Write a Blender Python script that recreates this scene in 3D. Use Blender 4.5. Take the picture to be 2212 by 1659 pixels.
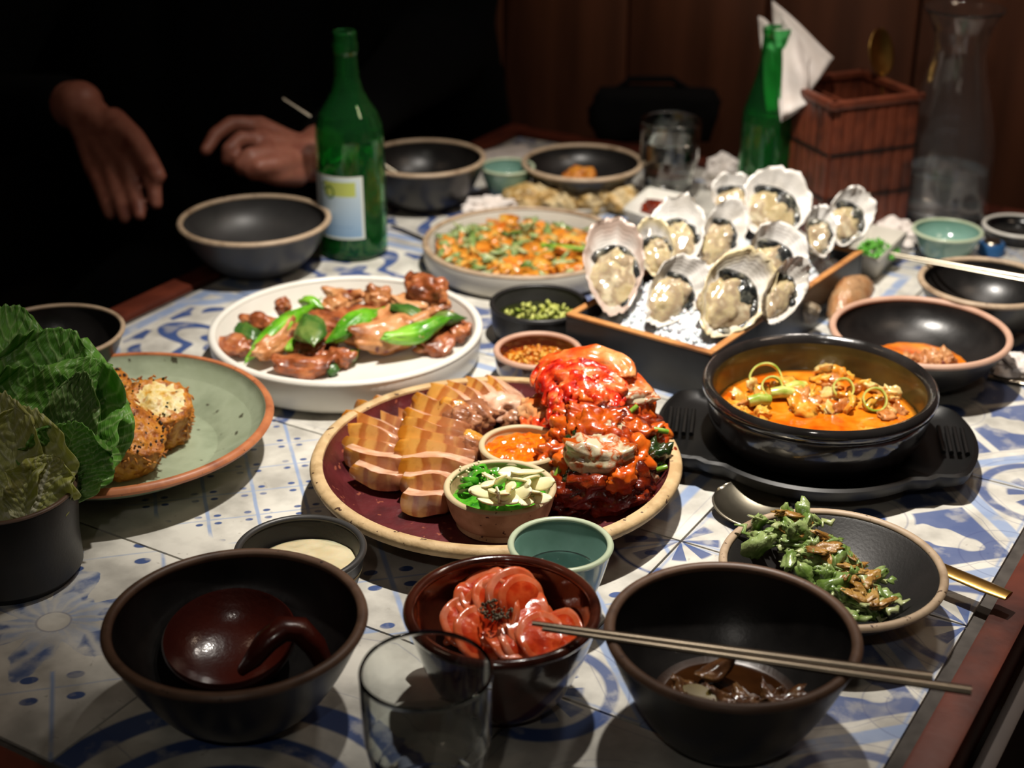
import bpy, bmesh, math, random
from mathutils import Vector, Matrix, noise
from math import sin, cos, pi, radians as R, sqrt
for o in list(bpy.data.objects): bpy.data.objects.remove(o)
S = bpy.context.scene
COL = S.collection
# ------------------------------------------------------------------ camera, light, exposure
FPX, PITCH, CAMH = 3320.0, R(25.5), 0.53
cp, sp = cos(PITCH), sin(PITCH)
cam = bpy.data.cameras.new('camera'); camo = bpy.data.objects.new('camera', cam); COL.objects.link(camo)
camo.location = (0, 0, CAMH); camo.rotation_euler = (pi/2 - PITCH, 0, 0)
cam.sensor_width = 36; cam.lens = 36*FPX/2212; cam.clip_start = .02
cam.dof.use_dof = True; cam.dof.focus_distance = 0.96; cam.dof.aperture_fstop = 6.3
S.camera = camo
W = bpy.data.worlds.new('room_dark'); S.world = W; W.use_nodes = True
W.node_tree.nodes['Background'].inputs[0].default_value = (1.0, .86, .72, 1)
W.node_tree.nodes['Background'].inputs[1].default_value = 0.012
def lamp(name, kind, loc, energy, col=(1, .93, .84), target=None, **kw):
    l = bpy.data.lights.new(name, kind); l.energy = energy; l.color = col
    for k, v in kw.items(): setattr(l, k, v)
    o = bpy.data.objects.new(name, l); o.location = loc; COL.objects.link(o)
    if target is not None:
        o.rotation_euler = (Vector(target)-Vector(loc)).to_track_quat('-Z', 'Y').to_euler()
    return o
lamp('pendant_spot', 'SPOT', (.10, 1.0, 1.0), 72, target=(.12, 1.13, 0), spot_size=R(64), spot_blend=.8, shadow_soft_size=.016)
lamp('far_fill', 'AREA', (.50, 1.38, 1.35), 3.0, col=(1, .9, .8), target=(.45, 1.75, .0), size=.12)  # added fill to lift the far bowls, bottle and carafe
lamp('counter_lamp', 'AREA', (-.15, -.55, 1.25), 1.5, col=(1, .92, .82), target=(0, .9, 0), size=.05)
lamp('wall_fill', 'AREA', (.75, 1.0, 1.1), 1.3, col=(1, .75, .55), target=tuple((.12, 1.95, .3)), size=.2)  # added warm wash that brightens the wood panelling
lamp('hand_fill', 'AREA', (-.9, 1.1, 1.6), .55, col=(1, .72, .5), target=(-.3, 1.5, .0), size=.3)  # added dim fill that picks out the hands from the left
S.view_settings.view_transform = 'Standard'; S.view_settings.look = 'None'
S.view_settings.gamma = 1; S.view_settings.use_curve_mapping = False; S.view_settings.exposure = 0.0
S.cycles.max_bounces = 14; S.cycles.transmission_bounces = 12; S.cycles.transparent_max_bounces = 12

# ------------------------------------------------------------------ where things stand
def ray(px, py):
    x = (px-1106)/FPX; v = (py-829.5)/FPX
    return Vector((x, cp-v*sp, -sp-v*cp))
def at(px, py, z=0):
    r = ray(px, py); return Vector((0, 0, CAMH)) + r*((z-CAMH)/r.z)
def pt(px, py, t): return Vector((0, 0, CAMH)) + ray(px, py)*t
def dep(p): return p.y*cp-(p.z-CAMH)*sp
def rimat(px, py, w, h):
    p = at(px, py, h); return Vector((p.x, p.y, 0)), w/2/FPX*dep(p)
DN, DD = Vector((.857, -.515, 0)), Vector((.515, .857, 0))
def nd(n, d, z=0): return DN*n+DD*d+Vector((0, 0, z))
TANG = math.atan2(-.515, .857)
RI, UP = Vector((1, 0, 0)), Vector((0, sp, cp))
FW = Vector((0, cp, -sp))

# ------------------------------------------------------------------ object helpers
def tag(o, label=None, cat=None, group=None, kind=None):
    if label: o['label'] = label
    if cat: o['category'] = cat
    if group: o['group'] = group
    if kind: o['kind'] = kind
    return o
def thing(name, label, cat, loc=(0, 0, 0), rz=0, group=None):
    o = bpy.data.objects.new(name, None); COL.objects.link(o); o.location = loc; o.rotation_euler = (0, 0, rz)
    o.empty_display_size = .01
    return tag(o, label, cat, group)
def obj(name, me, mats, parent=None, loc=(0, 0, 0), rot=(0, 0, 0), scale=None):
    o = bpy.data.objects.new(name, me); COL.objects.link(o)
    if mats:
        for m in (mats if isinstance(mats, (list, tuple)) else [mats]):
            if len(me.materials) < (len(mats) if isinstance(mats, (list, tuple)) else 1): me.materials.append(m)
    o.location = loc; o.rotation_euler = rot
    if scale: o.scale = (scale,)*3 if isinstance(scale, (int, float)) else scale
    if parent: o.parent = parent
    return o
def copy_tree(o, parent=None):
    c = o.copy(); COL.objects.link(c); c.parent = parent
    for ch in o.children: copy_tree(ch, c)
    return c
def frame(o, loc, xa, za):
    za = Vector(za).normalized(); xa = Vector(xa); xa = (xa-za*xa.dot(za)).normalized(); ya = za.cross(xa)
    m = Matrix((xa, ya, za)).transposed().to_4x4(); m.translation = Vector(loc); sc = o.scale.copy(); o.matrix_world = m
    o.scale = sc; return o
def mesh(name, vs, fs, smooth=True, sharp=40, mi=None, uv=None):
    me = bpy.data.meshes.new(name); me.from_pydata([tuple(v) for v in vs], [], fs)
    if mi:
        me.polygons.foreach_set('material_index', mi)
    if uv:
        l = me.uv_layers.new(name='UVMap')
        for lp in me.loops: l.data[lp.index].uv = uv[lp.vertex_index]
    me.validate(); me.update()
    if smooth:
        me.shade_smooth()
        if sharp: me.set_sharp_from_angle(angle=R(sharp))
    return me
def lathe(prof, seg=72, name='lathe', wob=0, sharp=50, mi=None):
    vs, fs, ids, mm = [], [], [], []
    for (r, z) in prof:
        if r < 1e-6: ids.append([len(vs)]); vs.append((0, 0, z))
        else:
            ids.append(list(range(len(vs), len(vs)+seg)))
            for i in range(seg):
                a = 2*pi*i/seg; k = 1+wob*(noise.noise(Vector((cos(a)*1.3, sin(a)*1.3, z*9+r*3))))
                vs.append((r*k*cos(a), r*k*sin(a), z))
    for n, (a, b) in enumerate(zip(ids, ids[1:])):
        for i in range(seg):
            j = (i+1) % seg
            if len(a) == 1 and len(b) == 1: break
            if len(a) == 1: fs.append((a[0], b[j], b[i]))
            elif len(b) == 1: fs.append((a[i], a[j], b[0]))
            else: fs.append((a[i], a[j], b[j], b[i]))
            mm.append(mi[n] if mi else 0)
    return mesh(name, vs, fs, sharp=sharp, mi=mm if mi else None)
def dens(prof, d=.0007):
    out = [prof[0]]
    for (a, b), (c, e) in zip(prof, prof[1:]):
        L_ = sqrt((c-a)**2+(e-b)**2)
        if L_ > 4*d: f = d/L_; out += [(a+(c-a)*f, b+(e-b)*f), (c-(c-a)*f, e-(e-b)*f)]
        out.append((c, e))
    return out
def torus_prof(r, z, a, b, n=10):
    return [(r+a*cos(2*pi*k/n), z+b*sin(2*pi*k/n)) for k in range(n+1)]
def box(sx, sy, sz, bev=.0, name='box', cz=0):
    bm = bmesh.new(); bmesh.ops.create_cube(bm, size=1)
    for v in bm.verts: v.co = Vector((v.co.x*sx, v.co.y*sy, v.co.z*sz+cz))
    if bev: bmesh.ops.bevel(bm, geom=bm.edges[:], offset=bev, segments=2, affect='EDGES', profile=.6)
    me = bpy.data.meshes.new(name); bm.to_mesh(me); bm.free(); me.shade_smooth(); me.set_sharp_from_angle(angle=R(50)); return me
def fbm(p, o=3):
    s, a = 0, 1
    for _ in range(o): s += a*noise.noise(p); p = p*2.03; a *= .5
    return s
def ico(sub=3):
    bm = bmesh.new(); bmesh.ops.create_icosphere(bm, subdivisions=sub, radius=1)
    vs = [v.co.copy() for v in bm.verts]; fs = [tuple(x.index for x in f.verts) for f in bm.faces]; bm.free(); return vs, fs
ICO = {k: ico(k) for k in (1, 2, 3, 4, 5)}
def blob(sx, sy, sz, amp=.2, freq=1.6, seed=0, sub=3, bend=0, sharp=None, square=0, fine=0):
    vs, fs = ICO[sub]; out = []
    for v in vs:
        p = v.copy()
        if square:
            m = max(abs(p.x), abs(p.y), abs(p.z)); p = p.lerp(p/m*.85, square)
        n = 1+amp*fbm(v*freq+Vector((seed*7.3, seed*3.1, seed)), 3)
        if fine: n += fine*noise.noise(v*9+Vector((seed, 0, 3)))+fine*.6*noise.noise(v*19+Vector((seed, 5, 3)))
        p = Vector((p.x*sx, p.y*sy, p.z*sz))*n
        if bend: p.z += bend*(p.x*p.x)/max(sx, 1e-6)
        out.append(p)
    return mesh('blob', out, fs, sharp=sharp or 0)
def join(parts, name='joined'):
    """parts: list of (mesh, matrix, material index) -> one mesh"""
    vs, fs, mi = [], [], []
    for me, mx, k in parts:
        b = len(vs); vs += [mx @ v.co for v in me.vertices]
        fs += [tuple(b+i for i in p.vertices) for p in me.polygons]; mi += [k]*len(me.polygons)
    return mesh(name, vs, fs, sharp=0, mi=mi)
def MX(loc, rot=(0, 0, 0), sc=1):
    from mathutils import Euler
    return Matrix.Translation(Vector(loc)) @ Euler(rot).to_matrix().to_4x4() @ Matrix.Diagonal(Vector(((sc,)*3 if isinstance(sc, (int, float)) else sc)+((1,) if not isinstance(sc, (int, float)) else ())).to_4d() if not isinstance(sc, (int, float)) else Vector((sc, sc, sc, 1)))
def tube(pts, rad, seg=10, name='tube', flat=1.0, caps=True):
    """swept tube; rad number or list; flat squashes the section along its normal"""
    n = len(pts); pts = [Vector(p) for p in pts]; rad = [rad]*n if isinstance(rad, (int, float)) else rad
    vs, fs = [], []; ref = None
    for i, p in enumerate(pts):
        t = (pts[min(i+1, n-1)]-pts[max(i-1, 0)]).normalized()
        if ref is None: ref = Vector((0, 0, 1)) if abs(t.z) < .9 else Vector((1, 0, 0))
        s = t.cross(ref).normalized(); u = s.cross(t).normalized(); ref = u
        for k in range(seg):
            a = 2*pi*k/seg; vs.append(p+s*cos(a)*rad[i]+u*sin(a)*rad[i]*flat)
    for i in range(n-1):
        for k in range(seg):
            j = (k+1) % seg; fs.append((i*seg+k, i*seg+j, (i+1)*seg+j, (i+1)*seg+k))
    if caps: fs.append(tuple(range(seg))[::-1]); fs.append(tuple((n-1)*seg+k for k in range(seg)))
    return mesh(name, vs, fs, sharp=50)
def sheet(fn, nu, nv, th=0, name='sheet'):
    """fn(u,v)->Vector, closed into a thin solid when th>0"""
    g = [[Vector(fn(i/nu, j/nv)) for j in range(nv+1)] for i in range(nu+1)]
    vs = [p for r_ in g for p in r_]; uv = [(i/nu, j/nv) for i in range(nu+1) for j in range(nv+1)]
    ix = lambda i, j: i*(nv+1)+j
    fs = [(ix(i, j), ix(i+1, j), ix(i+1, j+1), ix(i, j+1)) for i in range(nu) for j in range(nv)]
    if th:
        N = len(vs); nr = [Vector((0, 0, 0)) for _ in vs]
        for f in fs:
            n_ = (vs[f[1]]-vs[f[0]]).cross(vs[f[2]]-vs[f[0]])+(vs[f[2]]-vs[f[0]]).cross(vs[f[3]]-vs[f[0]])
            for k in f: nr[k] += n_
        vs = vs+[v-(nr[i].normalized() if nr[i].length > 1e-12 else Vector((0, 0, 1)))*th for i, v in enumerate(vs)]; uv = uv+uv
        fs = fs+[tuple(k+N for k in reversed(f)) for f in fs]
        for i in range(nu):
            a, b = ix(i, 0), ix(i+1, 0); fs.append((a, a+N, b+N, b)); a, b = ix(i, nv), ix(i+1, nv); fs.append((b, b+N, a+N, a))
        for j in range(nv):
            a, b = ix(0, j), ix(0, j+1); fs.append((b, b+N, a+N, a)); a, b = ix(nu, j), ix(nu, j+1); fs.append((a, a+N, b+N, b))
    return mesh(name, vs, fs, sharp=0, uv=uv)

# ------------------------------------------------------------------ materials
def lin(c):
    if isinstance(c, str): c = [int(c[i:i+2], 16)/255 for i in (0, 2, 4)]
    return tuple((x/12.92 if x <= .04045 else ((x+.055)/1.055)**2.4) for x in c)+(1,)
def newmat(name):
    m = bpy.data.materials.new(name); m.use_nodes = True; nt = m.node_tree
    return m, nt, nt.nodes['Principled BSDF']
def setb(b, **k):
    for a, v in k.items(): b.inputs[a.replace('_', ' ')].default_value = v
def mat(name, cols, scale=60, rough=.4, rvar=0, bump=0, bscale=None, coat=0, metal=0, sss=0, spec=.5, coord='Object', detail=4, stops=None, sssr=.004, contrast=1, voro=0, rand=True, speck=None):
    """noise-blended colours, fine relief; speck=(colour, scale, threshold) adds flecks"""
    m, nt, b = newmat(name); N, L = nt.nodes, nt.links
    if isinstance(cols, str): cols = [cols]
    tc = N.new('ShaderNodeTexCoord'); co = tc.outputs[coord]
    if rand:
        oi = N.new('ShaderNodeObjectInfo'); ad = N.new('ShaderNodeVectorMath'); ad.operation = 'ADD'
        sc = N.new('ShaderNodeMath'); sc.operation = 'MULTIPLY'; sc.inputs[1].default_value = 5.0
        L.new(oi.outputs['Random'], sc.inputs[0]); L.new(co, ad.inputs[0]); L.new(sc.outputs[0], ad.inputs[1]); co = ad.outputs[0]
    nz = N.new('ShaderNodeTexNoise'); nz.inputs['Scale'].default_value = scale; nz.inputs['Detail'].default_value = detail
    L.new(co, nz.inputs['Vector'])
    if len(cols) > 1:
        cr = N.new('ShaderNodeValToRGB'); el = cr.color_ramp.elements; n = len(cols)
        ps = stops or [.5+(.5*(2*i/(n-1)-1))*.36/contrast for i in range(n)]
        el[0].position = ps[0]; el[0].color = lin(cols[0]); el[1].position = ps[-1]; el[1].color = lin(cols[-1])
        for i in range(1, n-1):
            e = el.new(ps[i]); e.color = lin(cols[i])
        L.new(nz.outputs['Fac'], cr.inputs['Fac']); c_out = cr.outputs['Color']
    else:
        rg = N.new('ShaderNodeRGB'); rg.outputs[0].default_value = lin(cols[0]); c_out = rg.outputs[0]
    if speck:
        n2 = N.new('ShaderNodeTexNoise'); n2.inputs['Scale'].default_value = speck[1]; n2.inputs['Detail'].default_value = 2; L.new(co, n2.inputs['Vector'])
        th = N.new('ShaderNodeMapRange'); th.inputs[1].default_value = speck[2]; th.inputs[2].default_value = speck[2]+.03; L.new(n2.outputs['Fac'], th.inputs[0])
        mx = N.new('ShaderNodeMix'); mx.data_type = 'RGBA'; L.new(th.outputs[0], mx.inputs['Factor']); L.new(c_out, mx.inputs['A']); mx.inputs['B'].default_value = lin(speck[0]); c_out = mx.outputs['Result']
    L.new(c_out, b.inputs['Base Color'])
    setb(b, Roughness=rough, Metallic=metal)
    b.inputs['Specular IOR Level'].default_value = spec
    b.inputs['Coat Weight'].default_value = coat; b.inputs['Coat Roughness'].default_value = .06
    if sss:
        b.inputs['Subsurface Weight'].default_value = sss; b.inputs['Subsurface Scale'].default_value = sssr; b.inputs['Subsurface Radius'].default_value = (1, .4, .2)
    if rvar:
        mr = N.new('ShaderNodeMapRange'); mr.inputs[1].default_value = .35; mr.inputs[2].default_value = .65
        mr.inputs[3].default_value = max(.02, rough-rvar); mr.inputs[4].default_value = rough+rvar
        L.new(nz.outputs['Fac'], mr.inputs[0]); L.new(mr.outputs[0], b.inputs['Roughness'])
    if bump:
        n3 = N.new('ShaderNodeTexVoronoi' if voro else 'ShaderNodeTexNoise'); n3.inputs['Scale'].default_value = bscale or scale*3
        if not voro: n3.inputs['Detail'].default_value = 4
        L.new(co, n3.inputs['Vector'])
        bp = N.new('ShaderNodeBump'); bp.inputs['Strength'].default_value = bump; bp.inputs['Distance'].default_value = .002
        L.new(n3.outputs[0], bp.inputs['Height']); L.new(bp.outputs[0], b.inputs['Normal']); L.new(bp.outputs[0], b.inputs['Coat Normal'])
    return m
def glassmat(name, col='ffffff', rough=0., ior=1.45):
    m, nt, b = newmat(name); setb(b, Roughness=rough, IOR=ior); b.inputs['Base Color'].default_value = lin(col)
    b.inputs['Transmission Weight'].default_value = 1
    return m
class E:
    nt = None
    def __init__(s, v): s.v = v
    @staticmethod
    def op(o, *a, clamp=False):
        n = E.nt.nodes.new('ShaderNodeMath'); n.operation = o; n.use_clamp = clamp
        for i, x in enumerate(a):
            x = x.v if isinstance(x, E) else x
            if isinstance(x, (int, float)): n.inputs[i].default_value = x
            else: E.nt.links.new(x, n.inputs[i])
        return E(n.outputs[0])
    def __add__(s, o): return E.op('ADD', s, o)
    __radd__ = __add__
    def __sub__(s, o): return E.op('SUBTRACT', s, o)
    def __rsub__(s, o): return E.op('SUBTRACT', o, s)
    def __mul__(s, o): return E.op('MULTIPLY', s, o)
    __rmul__ = __mul__
    def __truediv__(s, o): return E.op('DIVIDE', s, o)
    def abs(s): return E.op('ABSOLUTE', s)
def emin(a, b): return E.op('MINIMUM', a, b)
def emax(a, b): return E.op('MAXIMUM', a, b)
def lt(a, b, k=90): return E.op('MULTIPLY', (b-a) if isinstance(b, E) else E.op('SUBTRACT', b, a), k, clamp=True)
def band(v, c, w, k=90): return lt((v-c).abs(), w, k)
def hyp(a, b): return E.op('SQRT', a*a+b*b)
def rgbmix(nt, f, a, b):
    mx = nt.nodes.new('ShaderNodeMix'); mx.data_type = 'RGBA'
    if isinstance(f, E): f = f.v
    if isinstance(f, (int, float)): mx.inputs['Factor'].default_value = f
    else: nt.links.new(f, mx.inputs['Factor'])
    for n_, x in (('A', a), ('B', b)):
        if isinstance(x, tuple): mx.inputs[n_].default_value = x
        else: nt.links.new(x, mx.inputs[n_])
    return mx.outputs['Result']
def tile_mat(kind):
    m, nt, b = newmat('painted_tile_'+kind); E.nt = nt; N, L = nt.nodes, nt.links
    tc = N.new('ShaderNodeTexCoord'); sx = N.new('ShaderNodeSeparateXYZ'); L.new(tc.outputs['Object'], sx.inputs[0])
    oi = N.new('ShaderNodeObjectInfo')
    ad = N.new('ShaderNodeVectorMath'); ad.operation = 'ADD'; L.new(tc.outputs['Object'], ad.inputs[0])
    ms = N.new('ShaderNodeMath'); ms.operation = 'MULTIPLY'; ms.inputs[1].default_value = 7; L.new(oi.outputs['Random'], ms.inputs[0]); L.new(ms.outputs[0], ad.inputs[1])
    def nz(s, d=4):
        n = N.new('ShaderNodeTexNoise'); n.inputs['Scale'].default_value = s; n.inputs['Detail'].default_value = d; L.new(ad.outputs[0], n.inputs['Vector']); return E(n.outputs['Fac'])
    wob = (nz(30, 2)-.5)*.008
    x = E(sx.outputs[0])*(1/.19)+wob; y = E(sx.outputs[1])*(1/.187)+(nz(37, 2)-.5)*.008
    ax, ay = x.abs(), y.abs(); mxy = emax(ax, ay); r = hyp(x, y); th = E.op('ARCTAN2', y, x)
    cx, cy = .5-ax, .5-ay; rc = hyp(cx, cy); thc = E.op('ARCTAN2', cy, cx)
    def grid(sp_, lw):
        a = (x+y)*(.7071/sp_); c = (x-y)*(.7071/sp_)
        fa = E.op('FRACT', a+.5+10)-.5; fc = E.op('FRACT', c+.5+10)-.5; aa, ac = fa.abs(), fc.abs()
        lines = emax(lt(aa, lw, 40), lt(ac, lw*.6, 40))
        leaf = lt(hyp((aa-.19)*1.0, (ac-.15)*1.5), .085, 60)
        return lines, leaf
    dark, light, line = E(0.0+0), None, None
    zero = x*0
    if kind == 'lattice':
        l1, l2 = grid(.178, .05); keep = lt(y*-1, .34, 30)
        light = emin(l1, keep); dark = emin(l2, keep); line = zero
    elif kind == 'wide_lattice':
        l1, l2 = grid(.32, .04); light = l1; dark = emax(l2, emax(band(rc, .24, .012), emin(lt(rc, .2), lt(E.op('SINE', thc*10), -.2))*.7)); line = zero
    elif kind == 'ornate':
        q = E.op('COSINE', th*4)
        light = emax(band(mxy, .44, .035), emin(lt(rc, .27), lt(.19, rc)))
        petals = lt(r, (q*.09)+.27); hole = lt(r, (q*.06)+.19); core = lt(r, .09+q*.03)
        hearts = emin(lt(rc, .36), lt(E.op('SINE', thc*12+2), .1))
        scr = emin(band(hyp(ax-.25, ay-.25), .085, .03), lt(mxy, .385))
        side = lt(hyp((ax-ay).abs()-.31, emin(ax, ay)*.9), .075)
        fill = emin(lt(mxy, .39), lt(.35, r))
        dark = emax(emax(petals-hole, core), emax(scr*0, emin(fill, 1-emax(scr, emax(side, lt(rc, .3))))))
        dark = emin(dark, lt(mxy, .385)); line = emax(band(mxy, .395, .005), band(mxy, .485, .004))
    elif kind == 'frames':
        s1 = ax+ay
        light = emax(band(s1, .62, .045), emax(emin(emin(lt(.69, s1), lt(.31, rc)), 1-band(hyp(emax(ax, ay)-.5, emin(ax, ay)), .13, .03)), band(mxy, .485, .010)))
        tri = emin(lt(s1, .52), lt(.16, emin(r, 9.0)))
        leafm = lt(hyp(emin(ax, ay)*2.4, emax(ax, ay)-.26)+(E.op('SINE', (ax+ay)*70)*.012), .15)
        dark = emin(tri, 1-emax(leafm, band((ax-ay).abs(), .0, .03)))
        dark = emax(dark, emax(band(rc, .22, .025), emin(lt(rc, .14), lt(E.op('COSINE', thc*8), 0.0))))
        zig = (E.op('FRACT', (ax-ay+10)*3)-.5).abs()*.05
        line = emax(band(s1+zig, .55, .005), emax(band(s1, .74, .005), emax(band(rc, .27, .005), emax(band(r, .14, .006), emax(band(hyp(emax(ax, ay)-.5, emin(ax, ay)), .165, .005), band(hyp(emax(ax, ay)-.5, emin(ax, ay)), .095, .005))))))
        dark = emax(dark*.9, lt(r, .07))
    elif kind == 'flower':
        l1, l2 = grid(.36, .03); keep = lt(.27, r)
        pet = lt(r, .23+E.op('COSINE', th*6+.5)*.09+E.op('COSINE', th*17)*.02+(nz(60)-.5)*.12)
        strokes = emin(E.op('SINE', th*17+r*30+(nz(70)-.5)*6.0)*.5+.5, lt(.35, nz(45), 6))
        light = emin(l1, keep); light = emax(light, emin(pet, lt(.05, r))*(strokes*.6+.2))
        edge = emin(pet, lt(.15, r+E.op('COSINE', th*8)*.02)); dark = emax(emin(l2, keep), edge*strokes*.8); line = band(r, .055, .006)
    elif kind == 'fan':
        d0 = hyp(x-.1, y+.5)
        dark = emax(band(d0, .56, .05), emax(band(d0, .40, .035), emin(lt(d0, .3), 1-lt(hyp(E.op('FRACT', E.op('ARCTAN2', y+.5, x-.1)*2.2+10)-.5, (d0-.2)*3.2), .26))))
        light = band(y-x, .62, .05); line = emax(band(d0, .68, .004), band(ay+ax*.3, .47, .005))
    else:                                                             # corners
        dark = emax(emin(band(rc, .22, .035), lt(x, 0.0)), emin(emin(lt(rc, .17), lt(E.op('COSINE', thc*11), .3)), lt(x, .0))*.8)
        light = emax(emin(band(r, .3, .03), lt(0.0, x+y)), emin(band(mxy, .38, .03), lt(.1, x)))
        line = emax(band(mxy, .46, .004), band(r, .36, .004))
    wear = lt(nz(55, 5), .66, 8)*.5+.5
    wear2 = lt(nz(16, 3), .80, 9)
    cr = N.new('ShaderNodeValToRGB'); L.new(nz(28, 7).v, cr.inputs['Fac']); el = cr.color_ramp.elements
    el[0].position = .34; el[0].color = lin('a5a29a'); el[1].position = .62; el[1].color = lin('d8d5cb')
    c = cr.outputs['Color']
    spk = lt(.69, nz(120, 3), 20)*.45
    c = rgbmix(nt, spk, c, lin('857f74'))
    c = rgbmix(nt, light*wear*.72*wear2, c, lin('7390bf'))
    c = rgbmix(nt, dark*wear*.95*wear2, c, lin('2c4880'))
    c = rgbmix(nt, line*wear*.8, c, lin('39406f'))
    L.new(c, b.inputs['Base Color']); setb(b, Roughness=.42)
    bp = N.new('ShaderNodeBump'); bp.inputs['Strength'].default_value = .12; bp.inputs['Distance'].default_value = .001
    L.new(nz(90, 5).v, bp.inputs['Height']); L.new(bp.outputs[0], b.inputs['Normal'])
    return m

M = {}
M['grout'] = mat('grout', ['4a4540', '35302c'], 80, .8)
M['redwood'] = mat('red_wood', ['4a1e12', '602a1a', '38150d'], 14, .45, bump=.15, bscale=60)
M['sidewood'] = mat('side_wood', ['2e2622', '3d332d'], 20, .5)
M['black'] = mat('black_glaze', ['141313', '1e1c1b'], 40, .34, rvar=.05, bump=.05, bscale=400)
M['matblack'] = mat('matt_black_glaze', ['191817', '211f1e'], 40, .42, bump=.06, bscale=500)
M['grey'] = mat('grey_glaze', ['2c2b2b', '3a3938'], 30, .42)
M['tan_rim'] = mat('bare_clay_rim', ['a08a72', 'b09a80', '8a745c'], 40, .5, speck=('4a3426', 300, .68))
M['brown_rim'] = mat('brown_clay_rim', ['5c4536', '6d5342', '4a362b'], 40, .45, speck=('2a1c14', 260, .7))
M['pink_rim'] = mat('rosy_clay_rim', ['b8907a', 'c6a08a'], 40, .5)
M['tan'] = mat('speckled_stoneware', ['b39468', 'c9ac80', 'a08358'], 45, .6, bump=.2, bscale=300, speck=('4a3020', 160, .68))
M['maroon'] = mat('maroon_glaze', ['3b1217', '5a2024', '4a171b'], 30, .38, bump=.25, bscale=220, coat=.3, speck=('8a4a38', 180, .66))
M['cream_clay'] = mat('cream_clay', ['b5a27c', 'c9b892'], 40, .5, speck=('6a553a', 300, .72))
M['white'] = mat('white_glaze', ['dddad0', 'e6e3da'], 20, .3)
M['greywhite'] = mat('warm_grey_glaze', ['b9b4a8', 'c8c3b7'], 20, .4)
M['sage'] = mat('sage_glaze', ['8f9a7f', '9ba68c', '848f76'], 30, .38, bump=.15, bscale=150, speck=('4a4a3a', 110, .69))
M['terracotta'] = mat('terracotta_rim', ['a3603c', 'b87248', '8a4c2e'], 40, .45, speck=('4a2a18', 200, .7), bump=.1)
M['celadon'] = mat('celadon_glaze', ['6f9688', '7da396', '678d7e'], 25, .16, coat=.5)
M['celadon_rim'] = mat('celadon_lip', ['a9b79a', 'b5c0a4'], 30, .3)
M['oxblood'] = mat('oxblood_glaze', ['3a1810', '4c2216', '2a100b'], 40, .16, coat=.7, bump=.2, bscale=60)
M['lacquer'] = mat('dark_red_lacquer', ['35100a', '4a170d'], 20, .28, coat=.5, bump=.12, bscale=300)
M['steel'] = mat('steel', ['b3aa98', 'a29a88'], 60, .28, metal=1, bump=.03)
M['brass'] = mat('brass', ['c9a45a', 'b48f4a'], 60, .3, metal=1, bump=.05, bscale=200)
M['darksteel'] = mat('dull_steel', ['7d7262', '6b6255'], 60, .34, metal=1)
M['stonepot'] = mat('stone_pot_glaze', ['1d1b1a', '2b2827'], 25, .2, coat=.6, bump=.1, bscale=120, rvar=.1)
M['stonepot_in'] = mat('stone_pot_inside', ['332810', '4a3b18', '2a2010'], 20, .3, coat=.3)
M['trivet'] = mat('black_plastic', '0b0b0b', 40, .45, spec=.35)
M['glass'] = glassmat('clear_glass', 'f6faf8')
M['carafeglass'] = glassmat('carafe_glass', 'f2f4f4'); M['carafeglass'].node_tree.nodes['Principled BSDF'].inputs['Transmission Weight'].default_value = .985
M['carafewater'] = glassmat('carafe_water', 'f2f6f8', 0, 1.33); M['carafewater'].node_tree.nodes['Principled BSDF'].inputs['Transmission Weight'].default_value = .9  # milky share stands in for bright light on the water surface
M['greenglass'] = glassmat('green_glass', '5ac874'); M['greenglass'].node_tree.nodes['Principled BSDF'].inputs['Transmission Weight'].default_value = .965
M['water'] = glassmat('water', 'f8fbff', 0, 1.33)
M['soju'] = glassmat('green_glow_spirit', '9fe8ac', 0, 1.35); M['soju'].node_tree.nodes['Principled BSDF'].inputs['Transmission Weight'].default_value = .9  # green tint and diffuse share stand in for light glowing through the bottle
M['wall'] = None
M['napkin'] = mat('paper_napkin', ['dcd2ca', 'e4dcd6'], 80, .85, bump=.1)
M['skin'] = mat('skin', ['8f5645', '9c6250', '82493a'], 50, .5, bump=.12, bscale=300, sss=.1)
M['sweater'] = mat('black_knit', ['040506', '060708'], 90, 1, spec=.1, bump=.3, bscale=500)
M['hair'] = mat('black_hair', ['0b0908', '15110e'], 200, .5, bump=.4)
M['garlic'] = mat('garlic', ['e6ddaa', 'efe8c4'], 60, .32, sss=.3, coat=.2)
M['chili'] = mat('green_chili', ['2f8a1a', '58a82a', '1f6a12'], 120, .22, coat=.5)
M['seed'] = mat('pale_seed', 'e8e2b4', 60, .35)
M['pepper'] = mat('grilled_pepper', ['3a7c14', '62a81e', '8cc440'], 45, .28, coat=.4, bump=.2, bscale=90, speck=('a8a870', 240, .66))
M['pepperdark'] = mat('wilted_pepper', ['23451a', '3a6422', '6a7f3a'], 55, .35, coat=.2, bump=.3, bscale=120)
M['pork'] = mat('grilled_pork', ['7a4422', 'ac6c3c', 'c48a58', 'cc9868'], 55, .36, coat=.35, bump=.35, bscale=140, sss=.1, speck=('6a2010', 60, .66))
M['porkred'] = mat('charred_pork', ['52260f', '98502a', 'bd7a4c'], 70, .36, coat=.35, bump=.35, bscale=160)
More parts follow.
